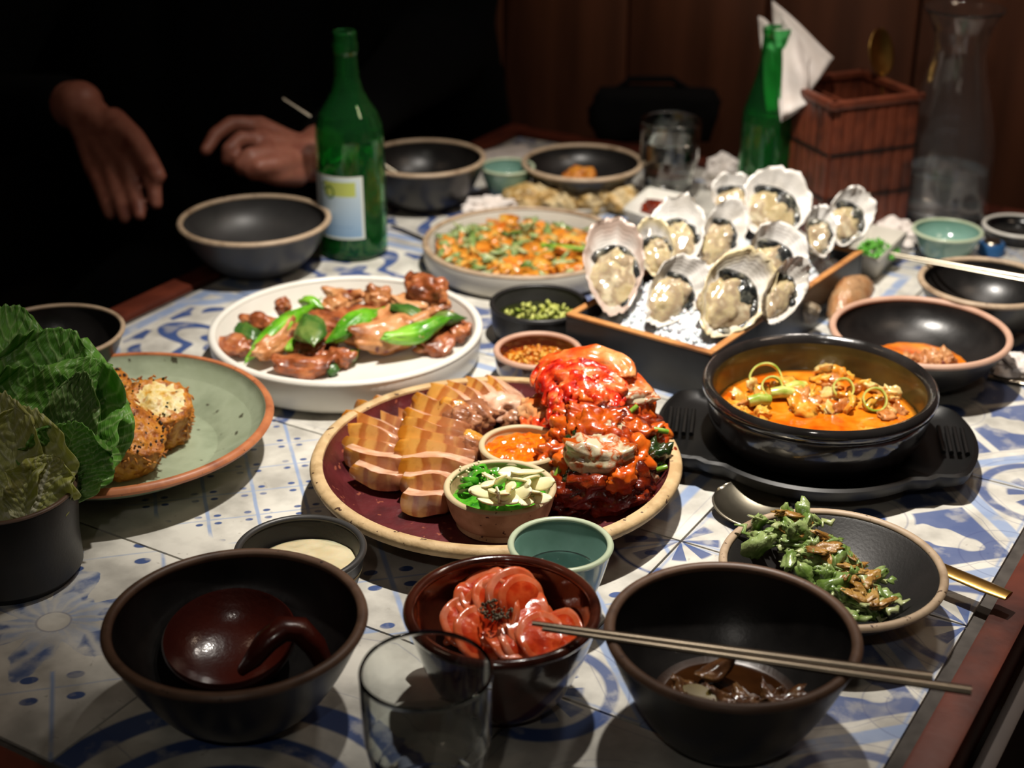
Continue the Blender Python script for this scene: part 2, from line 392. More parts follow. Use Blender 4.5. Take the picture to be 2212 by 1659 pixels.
def slice_mat():
    m, nt, b = newmat('braised_pork_layers'); E.nt = nt; N, L = nt.nodes, nt.links
    tc = N.new('ShaderNodeTexCoord'); sx = N.new('ShaderNodeSeparateXYZ'); L.new(tc.outputs['Generated'], sx.inputs[0])
    oi = N.new('ShaderNodeObjectInfo'); nz = N.new('ShaderNodeTexNoise'); nz.inputs['Scale'].default_value = 70; nz.inputs['Detail'].default_value = 5
    ad = N.new('ShaderNodeVectorMath'); L.new(tc.outputs['Object'], ad.inputs[0]); L.new(oi.outputs['Random'], ad.inputs[1]); L.new(ad.outputs[0], nz.inputs['Vector'])
    f = E(sx.outputs[0])+(E(nz.outputs['Fac'])-.5)*.22+(E(oi.outputs['Random'])-.5)*.12
    cr = N.new('ShaderNodeValToRGB'); L.new(f.v, cr.inputs['Fac']); el = cr.color_ramp.elements; el[0].position = 0; el[0].color = lin('b06a1a'); el[1].position = 1; el[1].color = lin('a06a48')
    for p_, c_ in ((.10, 'c07a22'), (.15, 'd2953f'), (.30, 'd69f50'), (.34, 'b36a2c'), (.42, 'b8743c'), (.46, 'cf9a52'), (.60, 'c89252'), (.64, 'a8663a'), (.76, 'b07448'), (.8, 'c08c58'), (.86, 'a86c48')):
        e = el.new(p_); e.color = lin(c_)
    n2 = N.new('ShaderNodeTexNoise'); n2.inputs['Scale'].default_value = 260; L.new(ad.outputs[0], n2.inputs['Vector'])
    c = rgbmix(nt, lt(.52, E(n2.outputs['Fac']), 3)*.25, cr.outputs['Color'], lin('7a3f18'))
    L.new(c, b.inputs['Base Color']); setb(b, Roughness=.26); b.inputs['Coat Weight'].default_value = .55; b.inputs['Coat Roughness'].default_value = .12
    b.inputs['Subsurface Weight'].default_value = .2; b.inputs['Subsurface Scale'].default_value = .003
    bp = N.new('ShaderNodeBump'); bp.inputs['Strength'].default_value = .3; bp.inputs['Distance'].default_value = .0015; L.new(nz.outputs['Fac'], bp.inputs['Height']); L.new(bp.outputs[0], b.inputs['Normal']); L.new(bp.outputs[0], b.inputs['Coat Normal'])
    return m
M['slice'] = slice_mat()
M['slicetop'] = mat('pork_cut_face', ['bd8c6c', 'd2a688', 'e0bea6'], 90, .35, coat=.3, bump=.3, bscale=200, sss=.15)
M['meatfibre'] = mat('braised_lean_meat', ['6e4028', '9a6444', 'b88460'], 90, .3, coat=.5, bump=.5, bscale=200)
M['jelly'] = mat('amber_fat', ['b9781e', 'd09a3c'], 60, .14, coat=.7, sss=.3)
M['kimchi'] = mat('red_kimchi', ['a01008', 'c8260e', 'e04a1c', 'ea7038', 'e89058'], 70, .28, coat=.25, bump=.7, bscale=130, sss=.2, contrast=1.3)
M['kimchiwhite'] = mat('kimchi_stem', ['c8400e', 'dc6a28', 'e8985c', 'e8b080'], 50, .28, coat=.25, bump=.5, bscale=90, sss=.25)
M['oysterred'] = mat('seasoned_oyster', ['6e1c06', 'a83a0a', 'c45812', '8a2a08'], 60, .28, coat=.28, bump=.35, bscale=120, sss=.15)
M['oysterpale'] = mat('seasoned_oyster_belly', ['a8480c', 'b8a888', 'c8bc9e', 'b8540f', 'c8bc9e'], 75, .2, coat=.5, bump=.2, bscale=120, sss=.2, contrast=1.2)
M['radish'] = mat('seasoned_radish', ['b03c08', 'd05a12', 'dc7828'], 60, .22, coat=.4, sss=.25, bump=.2)
M['darkgreen'] = mat('dark_greens', ['10200c', '23381a', '3a2a10'], 90, .15, coat=.8, bump=.3)
M['stem'] = mat('green_stem', ['5a8a1e', '86a838', '3f7014'], 90, .25, coat=.4)
M['redpaste'] = mat('red_paste', ['3a0c04', '641a06', '8c300a'], 90, .22, coat=.4, bump=.7, bscale=160)
M['ssam'] = mat('orange_dipping_sauce', ['a83c04', 'd06008', 'e07c14', 'b84806'], 90, .12, coat=1, bump=.8, bscale=130, sss=.2)
M['chilioil'] = mat('chili_soy', ['5a1404', 'a83a08', 'd88818', '7a1c10'], 190, .12, coat=1, bump=.9, bscale=260, contrast=1.4)
M['soygreen'] = mat('soy_with_scallion', ['0c0a04', '2c3408', '1a1606'], 120, .1, coat=1, bump=.3)
M['mayo'] = mat('cream_sauce', ['d8c9a0', 'e6dab8'], 60, .25, coat=.4, bump=.3, bscale=60, sss=.3)
M['broth'] = mat('orange_broth', ['c45006', 'dc7410', 'e08c24'], 60, .08, coat=1, bump=.15)
M['soupveg'] = mat('stewed_onion', ['d0882a', 'deac48', 'd87e14', 'e4c070'], 80, .25, coat=.4, bump=.4, bscale=120, sss=.2)
M['onionbit'] = mat('translucent_onion', ['d8b060', 'e0c888', 'd09838'], 60, .12, coat=.8, sss=.4, bump=.3)
M['stewmeat'] = mat('stew_meat', ['b06828', 'cc8a50', 'a85a20'], 80, .2, coat=.6, bump=.5)
M['scallion'] = mat('scallion', ['a8b040', 'c9cc70', '8aa030'], 80, .25, coat=.4)
M['darkbroth'] = mat('brown_broth', ['2a1608', '3a200c'], 60, .08, coat=1)
M['darkmeat'] = mat('stewed_meat', ['3c2414', '5a3a22', '70502e'], 80, .2, coat=.7, bump=.4)
M['tomato'] = mat('tomato_slice', ['a8280c', 'c83c14', 'd65526', 'b83010'], 80, .22, coat=.5, bump=.35, bscale=110, sss=.4)
M['tomatoskin'] = mat('tomato_pith', ['c84a24', 'd6683c', 'd88060'], 80, .22, coat=.5, bump=.3, bscale=90, sss=.4)
M['pepperflake'] = mat('cracked_pepper', ['16110c', '6a5f48', '2c251c'], 500, .5)
M['crumb'] = mat('fried_crumb', ['763a0c', 'b0661a', 'cc8628', '985012'], 85, .5, bump=1, bscale=230, coat=.15)
M['filling'] = mat('crab_filling', ['c8902c', 'dcc070', 'e0d09a', 'b87a28'], 110, .45, bump=.8, bscale=180)
M['crumbdark'] = mat('burnt_fleck', ['1c120a', '3a2412'], 200, .5)
M['batter'] = mat('pancake_batter', ['a05a12', 'c47e22', 'd89a3c', 'b8a258'], 60, .35, coat=.3, bump=.6, bscale=150)
M['greens'] = mat('cooked_greens', ['41591c', '66803a', '93a468', '52662a'], 70, .3, coat=.35, bump=.5, bscale=150)
M['palegreens'] = mat('pale_cooked_greens', ['8a9a56', 'aeb482', '6c8440'], 70, .3, coat=.35, bump=.5, bscale=150)
M['brownfry'] = mat('browned_batter', ['6a4414', '9a7030', 'b08c4a'], 90, .4, coat=.3, bump=.7, bscale=200)
M['shellout'] = mat('oyster_shell_outside', ['4a4036', '8a7c6a', '6a5a44', 'a89a84'], 50, .55, bump=.8, bscale=90)
M['ice'] = mat('crushed_ice', ['ccd2d8', 'eef1f4'], 90, .2, coat=.4, sss=.3, bump=.8, bscale=260)
M['traywood'] = mat('tray_edge_wood', ['b0743c', 'c68a50', '8a5428'], 30, .5, bump=.2)
M['trayblack'] = mat('tray_black_lacquer', ['15181c', '23272c', '1a1512'], 18, .4, bump=.2, bscale=60)
M['bamboo'] = mat('reddish_bamboo', ['4a2011', '68301b', '38160b'], 25, .5, coat=.1)
M['phone'] = mat('dark_dish_glaze', '0c0c0e', 30, .2)
M['bluecap'] = mat('blue_lid', ['1c4a7a', '2a5c90'], 40, .4)
M['leather'] = mat('brown_cushion', ['2e2218', '3a2c20'], 40, .6, bump=.2)
M['floor'] = mat('dark_floor', ['1a1512', '241d18'], 8, .6)
M['bagblack'] = mat('black_bag_cloth', '060607', 60, .9, spec=.2)
def leaf_mat(name, c_lo, c_hi, rib, veins=10, ribw=.03):
    m, nt, b = newmat(name); E.nt = nt; N, L = nt.nodes, nt.links
    uv = N.new('ShaderNodeUVMap'); sx = N.new('ShaderNodeSeparateXYZ'); L.new(uv.outputs[0], sx.inputs[0])
    u, v = E(sx.outputs[0]), E(sx.outputs[1]); tc = N.new('ShaderNodeTexCoord')
    nz = N.new('ShaderNodeTexNoise'); nz.inputs['Scale'].default_value = 40; nz.inputs['Detail'].default_value = 5; L.new(tc.outputs['Object'], nz.inputs['Vector'])
    vv = (v-.5).abs(); n = E(nz.outputs['Fac'])
    vein = E.op('POWER', (E.op('SINE', (u*1.3-vv*1.1+(n-.5)*.12)*veins*3.14)).abs(), 9.0)
    v2 = E.op('POWER', (E.op('SINE', (u+vv*3.3+(n-.5)*.3)*veins*2.6)).abs(), 12.0)
    mid = lt(vv, E.op('MULTIPLY', (1.05-u), ribw), 70)
    cr = rgbmix(nt, E.op('MULTIPLY', (n-.3), 2.4, clamp=True), lin(c_lo), lin(c_hi))
    c = rgbmix(nt, vein*.45, cr, lin(rib)); c = rgbmix(nt, v2*.06, c, lin(rib)); c = rgbmix(nt, mid*.9, c, lin(rib))
    c = rgbmix(nt, E.op('MULTIPLY', (.25-u), 3.5, clamp=True)*.7, c, lin(rib))
    L.new(c, b.inputs['Base Color']); setb(b, Roughness=.36); ms_ = N.new('ShaderNodeMixShader'); ms_.inputs[0].default_value = .4; tl = N.new('ShaderNodeBsdfTranslucent'); L.new(c, tl.inputs[0]); ou = N['Material Output'] if 'Material Output' in N else None
    L.new(b.outputs[0], ms_.inputs[1]); L.new(tl.outputs[0], ms_.inputs[2]); L.new(ms_.outputs[0], ou.inputs[0])
    bp = N.new('ShaderNodeBump'); bp.inputs['Strength'].default_value = .35; bp.inputs['Distance'].default_value = .0012; L.new((vein+v2*.4+mid*1.5+n*.6).v, bp.inputs['Height']); L.new(bp.outputs[0], b.inputs['Normal'])
    return m
M['lettuce'] = leaf_mat('green_lettuce', '5a9a30', '8ac858', 'c8e0a0')
M['lettucepale'] = leaf_mat('pale_lettuce_back', '6f9a4c', '94b86c', 'ccd8a6')
M['cabbage'] = leaf_mat('cabbage_heart', 'c6cc66', 'e2e29c', 'fbfbe4', 7, .10)
def shell_in_mat():
    m, nt, b = newmat('oyster_shell_inside'); E.nt = nt; N, L = nt.nodes, nt.links
    tc = N.new('ShaderNodeTexCoord'); oi = N.new('ShaderNodeObjectInfo'); uv = N.new('ShaderNodeUVMap'); sx = N.new('ShaderNodeSeparateXYZ'); L.new(uv.outputs[0], sx.inputs[0])
    ad = N.new('ShaderNodeVectorMath'); L.new(tc.outputs['Object'], ad.inputs[0]); L.new(oi.outputs['Random'], ad.inputs[1])
    nz = N.new('ShaderNodeTexNoise'); nz.inputs['Scale'].default_value = 30; nz.inputs['Detail'].default_value = 5; L.new(ad.outputs[0], nz.inputs['Vector'])
    n, rr = E(nz.outputs['Fac']), E(sx.outputs[0])
    c = rgbmix(nt, E.op('MULTIPLY', (n-.35), 3.5, clamp=True), lin('d0cac0'), lin('f2efea'))
    yel = E.op('MULTIPLY', (rr-.72+(n-.5)*.8), 4.0, clamp=True)*lt(.72, E(oi.outputs['Random']), 6)
    c = rgbmix(nt, yel*.75, c, lin('d3b95e'))
    pk = lt(E(oi.outputs['Random']), .2, 10)*E.op('MULTIPLY', (rr-.6+(n-.5)), 3.0, clamp=True)
    c = rgbmix(nt, pk*.7, c, lin('a8826c'))
    ring = E.op('POWER', E.op('SINE', rr*46+n*9).abs(), 3.0)
    c = rgbmix(nt, ring*.15, c, lin('9a9184'))
    L.new(c, b.inputs['Base Color']); setb(b, Roughness=.3); b.inputs['Coat Weight'].default_value = .4
    bp = N.new('ShaderNodeBump'); bp.inputs['Strength'].default_value = .4; bp.inputs['Distance'].default_value = .002; L.new((n+ring*.15).v, bp.inputs['Height']); L.new(bp.outputs[0], b.inputs['Normal'])
    return m
M['shellin'] = shell_in_mat()
M['oymeat'] = mat('oyster_meat', ['a8966e', 'c2b28c', 'a08c72', 'd0c4a6'], 60, .12, coat=.6, bump=.3, bscale=100, sss=.3)
M['oyfrill'] = mat('oyster_mantle', ['101214', '2c302f', '1a1d20', '4a4c46', '8e8a7a'], 90, .18, coat=.6, bump=.5, bscale=200)

def wood_wall():
    m, nt, b = newmat('dark_wood_panelling'); E.nt = nt; N, L = nt.nodes, nt.links
    tc = N.new('ShaderNodeTexCoord'); mp = N.new('ShaderNodeMapping'); mp.inputs['Scale'].default_value = (14, 14, 1.6); L.new(tc.outputs['Object'], mp.inputs[0])
    nz = N.new('ShaderNodeTexNoise'); nz.inputs['Scale'].default_value = 1.4; nz.inputs['Detail'].default_value = 6; L.new(mp.outputs[0], nz.inputs['Vector'])
    cr = N.new('ShaderNodeValToRGB'); L.new(nz.outputs['Fac'], cr.inputs['Fac']); el = cr.color_ramp.elements
    el[0].position = .35; el[0].color = lin('6a4230'); el[1].position = .7; el[1].color = lin('935c42')
    L.new(cr.outputs[0], b.inputs['Base Color']); setb(b, Roughness=.45)
    return m
M['wall'] = wood_wall()
M['bamboo_slat'] = M['bamboo']

# ------------------------------------------------------------------ the room
fl = tag(obj('floor', box(6, 6, .02, cz=-.01), M['floor'], loc=(0, 1.5, -.745)), kind='structure')
wl = thing('wall_back', None, None, nd(-.5, 1.76, 0), TANG); wl['kind'] = 'structure'
wb = obj('wall_backing', box(2.45, .02, 2.6), M['sidewood'], wl, (.475, .03, .5))
pm = box(.182, .016, 2.5, .003)
for k in range(13): obj('wall_panel', pm, M['wall'], wl, (-.6675+k*.1865, .012, .5))
M['darkwall'] = mat('unlit_wall', ['0d0b0a', '12100e'], 8, .9, spec=.1)  # near-black colour stands for the unlit room; added walls close the gap
tag(obj('wall_far', box(4.0, .05, 2.6), M['darkwall'], loc=nd(-1.9, 2.7, .5), rot=(0, 0, TANG)), kind='structure')
tag(obj('wall_left', box(.05, 4.4, 2.6), M['darkwall'], loc=nd(-2.6, .6, .5), rot=(0, 0, TANG)), kind='structure')
# table
top = thing('dining_table', 'blue and white tiled dining table with a reddish wooden edge', 'table', nd(-.543, .991, -.745), TANG)
NS = [-.923, -.733, -.543, -.353, -.163]; DS = [.43, .617, .804, .991, 1.178, 1.365, 1.552]
kinds = {(0, 0): 'lattice', (1, 0): 'flower', (2, 0): 'fan', (3, 0): 'corners', (0, 1): 'lattice', (1, 1): 'lattice', (2, 1): 'wide_lattice', (3, 1): 'frames',
         (0, 2): 'ornate', (1, 2): 'corners', (2, 2): 'corners', (3, 2): 'frames', (0, 3): 'ornate', (1, 3): 'frames', (2, 3): 'ornate', (3, 3): 'frames',
         (0, 4): 'ornate', (1, 4): 'ornate', (2, 4): 'corners', (3, 4): 'ornate', (0, 5): 'wide_lattice', (1, 5): 'corners', (2, 5): 'frames', (3, 5): 'lattice'}
TM = {k: tile_mat(k) for k in set(kinds.values())}; tmesh = {}
H0 = .745
for (i, j), k in kinds.items():
    if k not in tmesh:
        tmesh[k] = box(.1886, .1856, .012, .0007); tmesh[k].materials.append(TM[k])
    obj('tile', tmesh[k], None, top, ((NS[i]+NS[i+1])/2+.543, (DS[j]+DS[j+1])/2-.991, H0-.006), (0, 0, 0))
obj('table_bed', box(.79, 1.16, .025, .002), M['grout'], top, (0, 0, H0-.0145))
def rimpiece(n0, n1, d0, d1, nm='edge_rail'):
    obj(nm, box(n1-n0, d1-d0, .034, .003), M['redwood'], top, ((n0+n1)/2+.543, (d0+d1)/2-.991, H0-.0135))
rimpiece(-.155, -.133, .39, 1.59); rimpiece(-.956, -.930, .39, 1.59); rimpiece(-.930, -.156, .395, .4235); rimpiece(-.930, -.156, 1.5585, 1.585)
for a, b_ in ((.425, 0), (-.425, 0)): obj('apron', box(.012, 1.18, .07, .002), M['sidewood'], top, (a+(-.006 if a > 0 else .006), 0, H0-.06))
for a in (-.37, .37):
    for b_ in (-.54, .54): obj('leg', box(.05, .05, .70, .004), M['sidewood'], top, (a, b_, .35))
# bench behind the person
bn = thing('bench', 'low brown cushioned bench along the left side of the table', 'bench', nd(-1.28, 1.02, -.745), TANG)
obj('cushion', box(.42, 1.28, .08, .025), M['leather'], bn, (0, 0, .31)); obj('base', box(.38, 1.24, .27, .01), M['sidewood'], bn, (0, 0, .135))

# ------------------------------------------------------------------ crockery
def bowl_prof(Rr, h, rf, p, t, zf=.004, n=14):
    out = [(0, zf*.4), (rf-.002, zf*.4), (rf-.001, 0), (rf, 0), (rf, zf)]
    for k in range(1, n+1):
        s = k/n; z = zf+(h-zf)*s; out.append((rf+(Rr-rf)*s**p, z))
    out.append((Rr-t*.5, h+t*.25)); out.append((Rr-t, h))
    for k in range(n-1, 0, -1):
        s = k/n
        if rf < .6*Rr and p <= .6:
            s = s**1.6; out.append(((Rr-t)*sqrt(1-(1-s)**2), zf+t+(h-zf-t)*s)); continue
        z = zf+t+(h-zf-t)*s; out.append((max(.001, rf+(Rr-rf)*s**p-t*(1 if s > .15 else .6)), z))
    if rf < .6*Rr and p <= .6: out += [((Rr-t)*.06, zf+t+.0001), (0, zf+t)]
    else: out += [(rf*.7, zf+t), (0, zf+t)]
    return out
def inner_r(Rr, h, rf, p, t, z, zf=.004):
    if rf < .6*Rr and p <= .6: return (Rr-t)*sqrt(1-(1-(z-zf-t)/(h-zf-t))**2)
    return rf+(Rr-rf)*((z-zf-t)/(h-zf-t))**p-t
BOWLS = {}
def bowl(name, label, px, py, w, h, body, rim, rf=.42, p=.5, t=.004, cat='bowl', group=None, rw=1.15, wob=.0, seg=88):
    c, r = rimat(px, py, w, h)
    o = thing(name, label, cat, c, 0, group)
    obj('body', lathe(bowl_prof(r, h, rf*r, p, t), seg, wob=wob), body, o)
    if rim: obj('rim', lathe(torus_prof(r-t/2, h, t*.5*rw+.0003, t*.5*rw), seg, wob=wob), rim, o)
    return o, c, r
def plate(name, label, c, r, h, body, rim, flat=.7, p=1.4, t=.005, cat='plate', rw=1.0, bw=.005, foot=.5):
    o = thing(name, label, cat, c)
    pr = [(0, .003), (r*foot-.004, .003), (r*foot-.003, 0), (r*foot, 0), (r*foot+.001, .004)]
    zb = .004
    for k in range(11):
        s = k/10; pr.append((r*foot+.002+(r-r*foot-.002)*s, zb+(h-zb)*s**p))
    pr += [(r-t*.3, h+t*.3), (r-bw, h+t*.1)]
    zi = zb+t
    for k in range(10, -1, -1):
        s = k/10; pr.append((r*flat+(r-bw-r*flat)*s, zi+(h-zi)*s**(p+.4)-(.0005 if 0 < k < 10 else 0)))
    pr += [(0, zi)]
    obj('body', lathe(pr, 110), body, o)
    if rim: obj('rim', lathe([(r-bw, h-.001), (r-bw+.0005, h+t*.35), (r-bw*.5, h+t*.5), (r-.0005, h+t*.3), (r+.0008, h-t*.2), (r-.001, h-t*.8), (r-bw, h-.001)], 110), rim, o)
    return o, zi
def disc(r, z, seg=48, rings=10, amp=.0, freq=60, seed=0, dome=0):
    vs, fs = [(0, 0, z+dome+amp*noise.noise(Vector((0, 0, seed))))], []
    for k in range(1, rings+1):
        rr = r*k/rings
        for i in range(seg):
            a = 2*pi*i/seg; x, y = rr*cos(a), rr*sin(a)
            vs.append((x, y, z+dome*(1-(k/rings)**2)+(amp*fbm(Vector((x*freq, y*freq, seed)), 3) if k < rings else 0)))
    for i in range(seg):
        j = (i+1) % seg; fs.append((0, 1+i, 1+j))
        for k in range(rings-1): a = 1+k*seg; b_ = a+seg; fs.append((a+i, b_+i, b_+j, a+j))
    N_ = len(vs); last = 1+(rings-1)*seg
    for i in range(seg): vs.append((r*.9*cos(2*pi*i/seg), r*.9*sin(2*pi*i/seg), z-.002))
    for i in range(seg):
        j = (i+1) % seg; fs.append((last+i, N_+i, N_+j, last+j))
    fs.append(tuple(N_+i for i in range(seg-1, -1, -1)))
    return mesh('disc', vs, fs, sharp=0)

rnd = random.Random(4)
def rowlabels(pts, nrows=3, names=('back', 'middle', 'front')):
    od = ['leftmost', 'second from the left', 'third from the left', 'fourth from the left', 'fifth from the left', 'sixth from the left', 'seventh from the left', 'eighth from the left', 'ninth from the left']
    idx = sorted(range(len(pts)), key=lambda i: -pts[i][1]); n = len(pts); out = [None]*n; k = 0
    for r_ in range(nrows):
        m = (n*(r_+1))//nrows-(n*r_)//nrows; row = sorted(idx[k:k+m], key=lambda i: pts[i][0]); k += m
        for q, i in enumerate(row): out[i] = '%s in the %s row' % (od[q], names[r_])
    return out
def relabel(objs, text, nrows=3, names=('back', 'middle', 'front')):
    for o, l in zip(objs, rowlabels([(o.location.x, o.location.y) for o in objs], nrows, names)): o['label'] = text+', '+l
def named(prefix): return [o for o in bpy.data.objects if o.name.split('.')[0] == prefix and not o.parent]
# foreground bowls
b1, c1, r1 = bowl('rice_bowl', 'black bowl with brown rim holding a dark red ladle', 509, 1339, 566, .060, M['black'], M['brown_rim'], .40, .55, .0048)
b2, c2, r2 = bowl('rice_bowl', 'black bowl of brown broth and meat with chopsticks laid across', 1582, 1366, 550, .067, M['black'], M['brown_rim'], .40, .55, .0048)
b3, c3, r3 = bowl('salad_bowl', 'black shallow bowl with pale tan rim holding a leafy green pancake', 1798, 1224, 484, .034, M['matblack'], M['tan_rim'], .42, .75, .0042)
b4, c4, r4 = bowl('tomato_bowl', 'glossy reddish brown bowl filled with red tomato slices', 1085, 1316, 424, .061, M['oxblood'], M['oxblood'], .45, .5, .005, seg=96)
b5, c5, r5 = bowl('sauce_bowl', 'small black bowl with cream coloured sauce', 649, 1187, 284, .036, M['matblack'], M['grey'], .72, .6, .0035, wob=.004)
b6, c6, r6 = bowl('celadon_cup', 'small pale green cup with clear liquid beside the big pork plate', 1211, 1176, 226, .051, M['celadon'], M['celadon_rim'], .40, .62, .003, cat='cup')
# back bowls
bowl('rice_bowl', 'empty dark grey bowl with tan rim left of the labelled green bottle', 550, 475, 328, .050, M['grey'], M['tan_rim'], .42, .5, .0045)
bA, cA, rA = bowl('rice_bowl', 'black bowl with tan rim right behind the labelled green bottle', 915, 341, 268, .052, M['black'], M['tan_rim'], .45, .45, .0045)
bB, cB, rB = bowl('rice_bowl', 'black bowl with tan rim holding a brown fried morsel', 1258, 351, 262, .040, M['black'], M['tan_rim'], .45, .6, .0045)
bowl('rice_bowl', 'black bowl with thin tan rim behind the lettuce pot', 110, 718, 312, .05, M['black'], M['tan_rim'], .42, .55, .003)
bC, cC, rC = bowl('soup_bowl', 'black bowl with rosy rim and leftover orange soup right of the stone pot', 1988, 716, 384, .042, M['black'], M['pink_rim'], .45, .55, .0045)
bD, cD, rD = bowl('rice_bowl', 'empty black bowl with tan rim and pale chopsticks at the right edge', 2133, 610, 292, .046, M['black'], M['tan_rim'], .42, .6, .0045)
bowl('celadon_cup', 'small green cup between the two far black bowls', 1096, 360, 118, .036, M['celadon'], M['celadon_rim'], .5, .6, .003, cat='cup')
bE, cE, rE = bowl('celadon_cup', 'small green cup right of the oyster tray near the carafe', 2047, 498, 150, .030, M['celadon'], M['celadon_rim'], .5, .6, .003, cat='cup')
bF, cF, rF = bowl('ramekin', 'dark ramekin of soy sauce with chopped scallion', 1164, 656, 212, .030, M['grey'], M['matblack'], .88, .4, .0035, cat='dish')
bG, cG, rG = bowl('sauce_dish', 'small brown dish with pale rim and red chili soy', 1162, 757, 190, .026, M['oxblood'], M['pink_rim'], .86, .4, .004, cat='dish')
bH, cH, rH = bowl('soy_dish', 'small round black dish with white rim at the far right', 2200, 488, 150, .014, M['phone'], M['white'], .8, .5, .003, cat='dish')
# plates
cm, rm = rimat(1072, 979, 798, .034)
mp_, zm = plate('main_platter', 'large tan-rimmed maroon platter with sliced pork and kimchi', cm, rm, .031, M['maroon'], M['tan'], .74, 1.5, .006, bw=.0085, foot=.62)
cs, rs = rimat(248, 897, 676, .036)
gp_, zg = plate('sage_plate', 'speckled sage green plate with terracotta rim and fried rolls', cs, rs, .034, M['sage'], M['terracotta'], .6, 1.3, .0045, bw=.0055, foot=.5)
cw, rw_ = rimat(748, 707, 588, .030)
wp_, cw2, rw2 = None, cw, rw_
wp_ = thing('deep_plate', 'white high-sided plate of grilled pork and green peppers', 'plate', cw)
pr = [(0, .002), (rw_*.85, .002), (rw_*.86, 0), (rw_*.93, .003), (rw_*.975, .008), (rw_*.99, .02), (rw_, .028), (rw_-.001, .0305), (rw_-.005, .0305), (rw_-.007, .028), (rw_*.93, .014), (rw_*.90, .009), (rw_*.86, .0068), (0, .006)]
obj('body', lathe(pr, 110), M['white'], wp_)
obj('rim', lathe(torus_prof(rw_-.003, .030, .0034, .0026), 110), M['white'], wp_)
cj, rj = rimat(1135, 521, 446, .025)
jp_ = thing('deep_plate', 'warm grey high-sided plate holding a vegetable pancake', 'plate', cj)
k_ = rj/rw_
obj('body', lathe([(a*k_, b_*.82) for a, b_ in pr], 110), M['greywhite'], jp_)
obj('rim', lathe(torus_prof(rj-.003, .0250, .003, .0022), 110), M['tan_rim'], jp_)

# stone pot on trivet
cpz = .010
pc, prr = rimat(1771, 826, 506, .060)
tv = thing('trivet', 'black plastic trivet with ribbed handles under the stone pot', 'trivet', pc, R(-9))
def trivet_mesh():
    n = 120; vs, fs = [], []; 
    def outl(a, k):
        x, y = cos(a), sin(a); rr = prr*1.07
        ex = max(0, abs(x)-.72)/.28; rr2 = rr*(1+.26*min(1, ex*1.6))
        X = rr2*x; Y = rr2*y
        if abs(x) > .8: Y = math.copysign(min(abs(Y), rr*.62), Y)
        return X*k, Y*k
    for (k, z) in ((.2, .008), (.90, .008), (1, .014), (1.015, .021), (.985, .0225), (.93, .017), (.2, .016)):
        for i in range(n): X, Y = outl(2*pi*i/n, k); vs.append((X, Y, z))
    for q in range(6):
        for i in range(n): j = (i+1) % n; fs.append((q*n+i, q*n+j, (q+1)*n+j, (q+1)*n+i))
    fs.append(tuple(range(n))[::-1]); fs.append(tuple(6*n+i for i in range(n)))
    return mesh('trivet', vs, fs, sharp=50)
obj('tray_body', trivet_mesh(), M['trivet'], tv)
for k in range(4):
    a_ = R(45+90*k); obj('foot', lathe([(0, 0), (.006, 0), (.007, .010), (0, .010)], 20), M['trivet'], tv, (prr*.7*cos(a_), prr*.7*sin(a_), 0))
for sx_ in (-1, 1):
    for k in range(4): obj('grip_rib', tube([(sx_*(prr*1.06+.0055*k), -.020, .0215), (sx_*(prr*1.06+.0055*k), .020, .0215)], .0017, 8), M['trivet'], tv)
sp_o = thing('stone_pot', 'black glazed stone pot of orange stew on the black trivet', 'pot', pc+Vector((0, 0, .0170)))
hp = .0455
pprof = [(0, 0), (prr*.80, 0), (prr*.84, .003), (prr*.92, .014), (prr*.955, .030), (prr*.95, .033), (prr*.985, .0355), (prr*1.0, .039), (prr*.995, .043), (prr*.965, hp), (prr*.925, .044), (prr*.90, .040), (prr*.89, .030), (prr*.86, .016), (prr*.80, .008), (0, .006)]
obj('body', lathe(pprof, 110, wob=.004, mi=[0]*11+[1]*4), [M['stonepot'], M['stonepot_in']], sp_o)

# ladle in bowl 1
ld = thing('ladle', 'dark red lacquered ladle lying in the left front bowl', 'ladle', at(500, 1402, .026))
def ladle_bowl():
    rr = .0365
    return lathe([(0, -.012), (rr*.5, -.010), (rr*.85, -.004), (rr*1.0, .006), (rr*1.02, .0105), (rr*.99, .0118), (rr*.95, .0100), (rr*.80, .0005), (rr*.5, -.0060), (0, -.0080)], 64)
obj('bowl', ladle_bowl(), M['lacquer'], ld, (0, 0, .0), (R(12), 0, 0))
hpts = [(.010, -.026, .004), (.017, -.026, .012), (.024, -.021, .020), (.032, -.015, .024), (.041, -.013, .022), (.049, -.015, .013), (.053, -.016, .003)]
obj('handle', tube(hpts, [.004, .0075, .0095, .0105, .0105, .0095, .008], 20, flat=.7), M['lacquer'], ld)

# cream sauce, celadon liquid
tag(obj('cream_sauce', disc(r5*.86, 0, 48, 14, .0014, 80, 1, .004), M['mayo'], loc=c5+Vector((.003, -.003, .0245))), 'cream sauce heaped in the small black bowl', 'sauce', kind='stuff')
tag(obj('clear_drink', disc(inner_r(r6, .051, .40*r6, .62, .003, .033)-.0004, 0, 48, 4), M['water'], loc=c6+Vector((0, 0, .033))), 'clear drink in the green cup beside the platter', 'drink', kind='stuff')

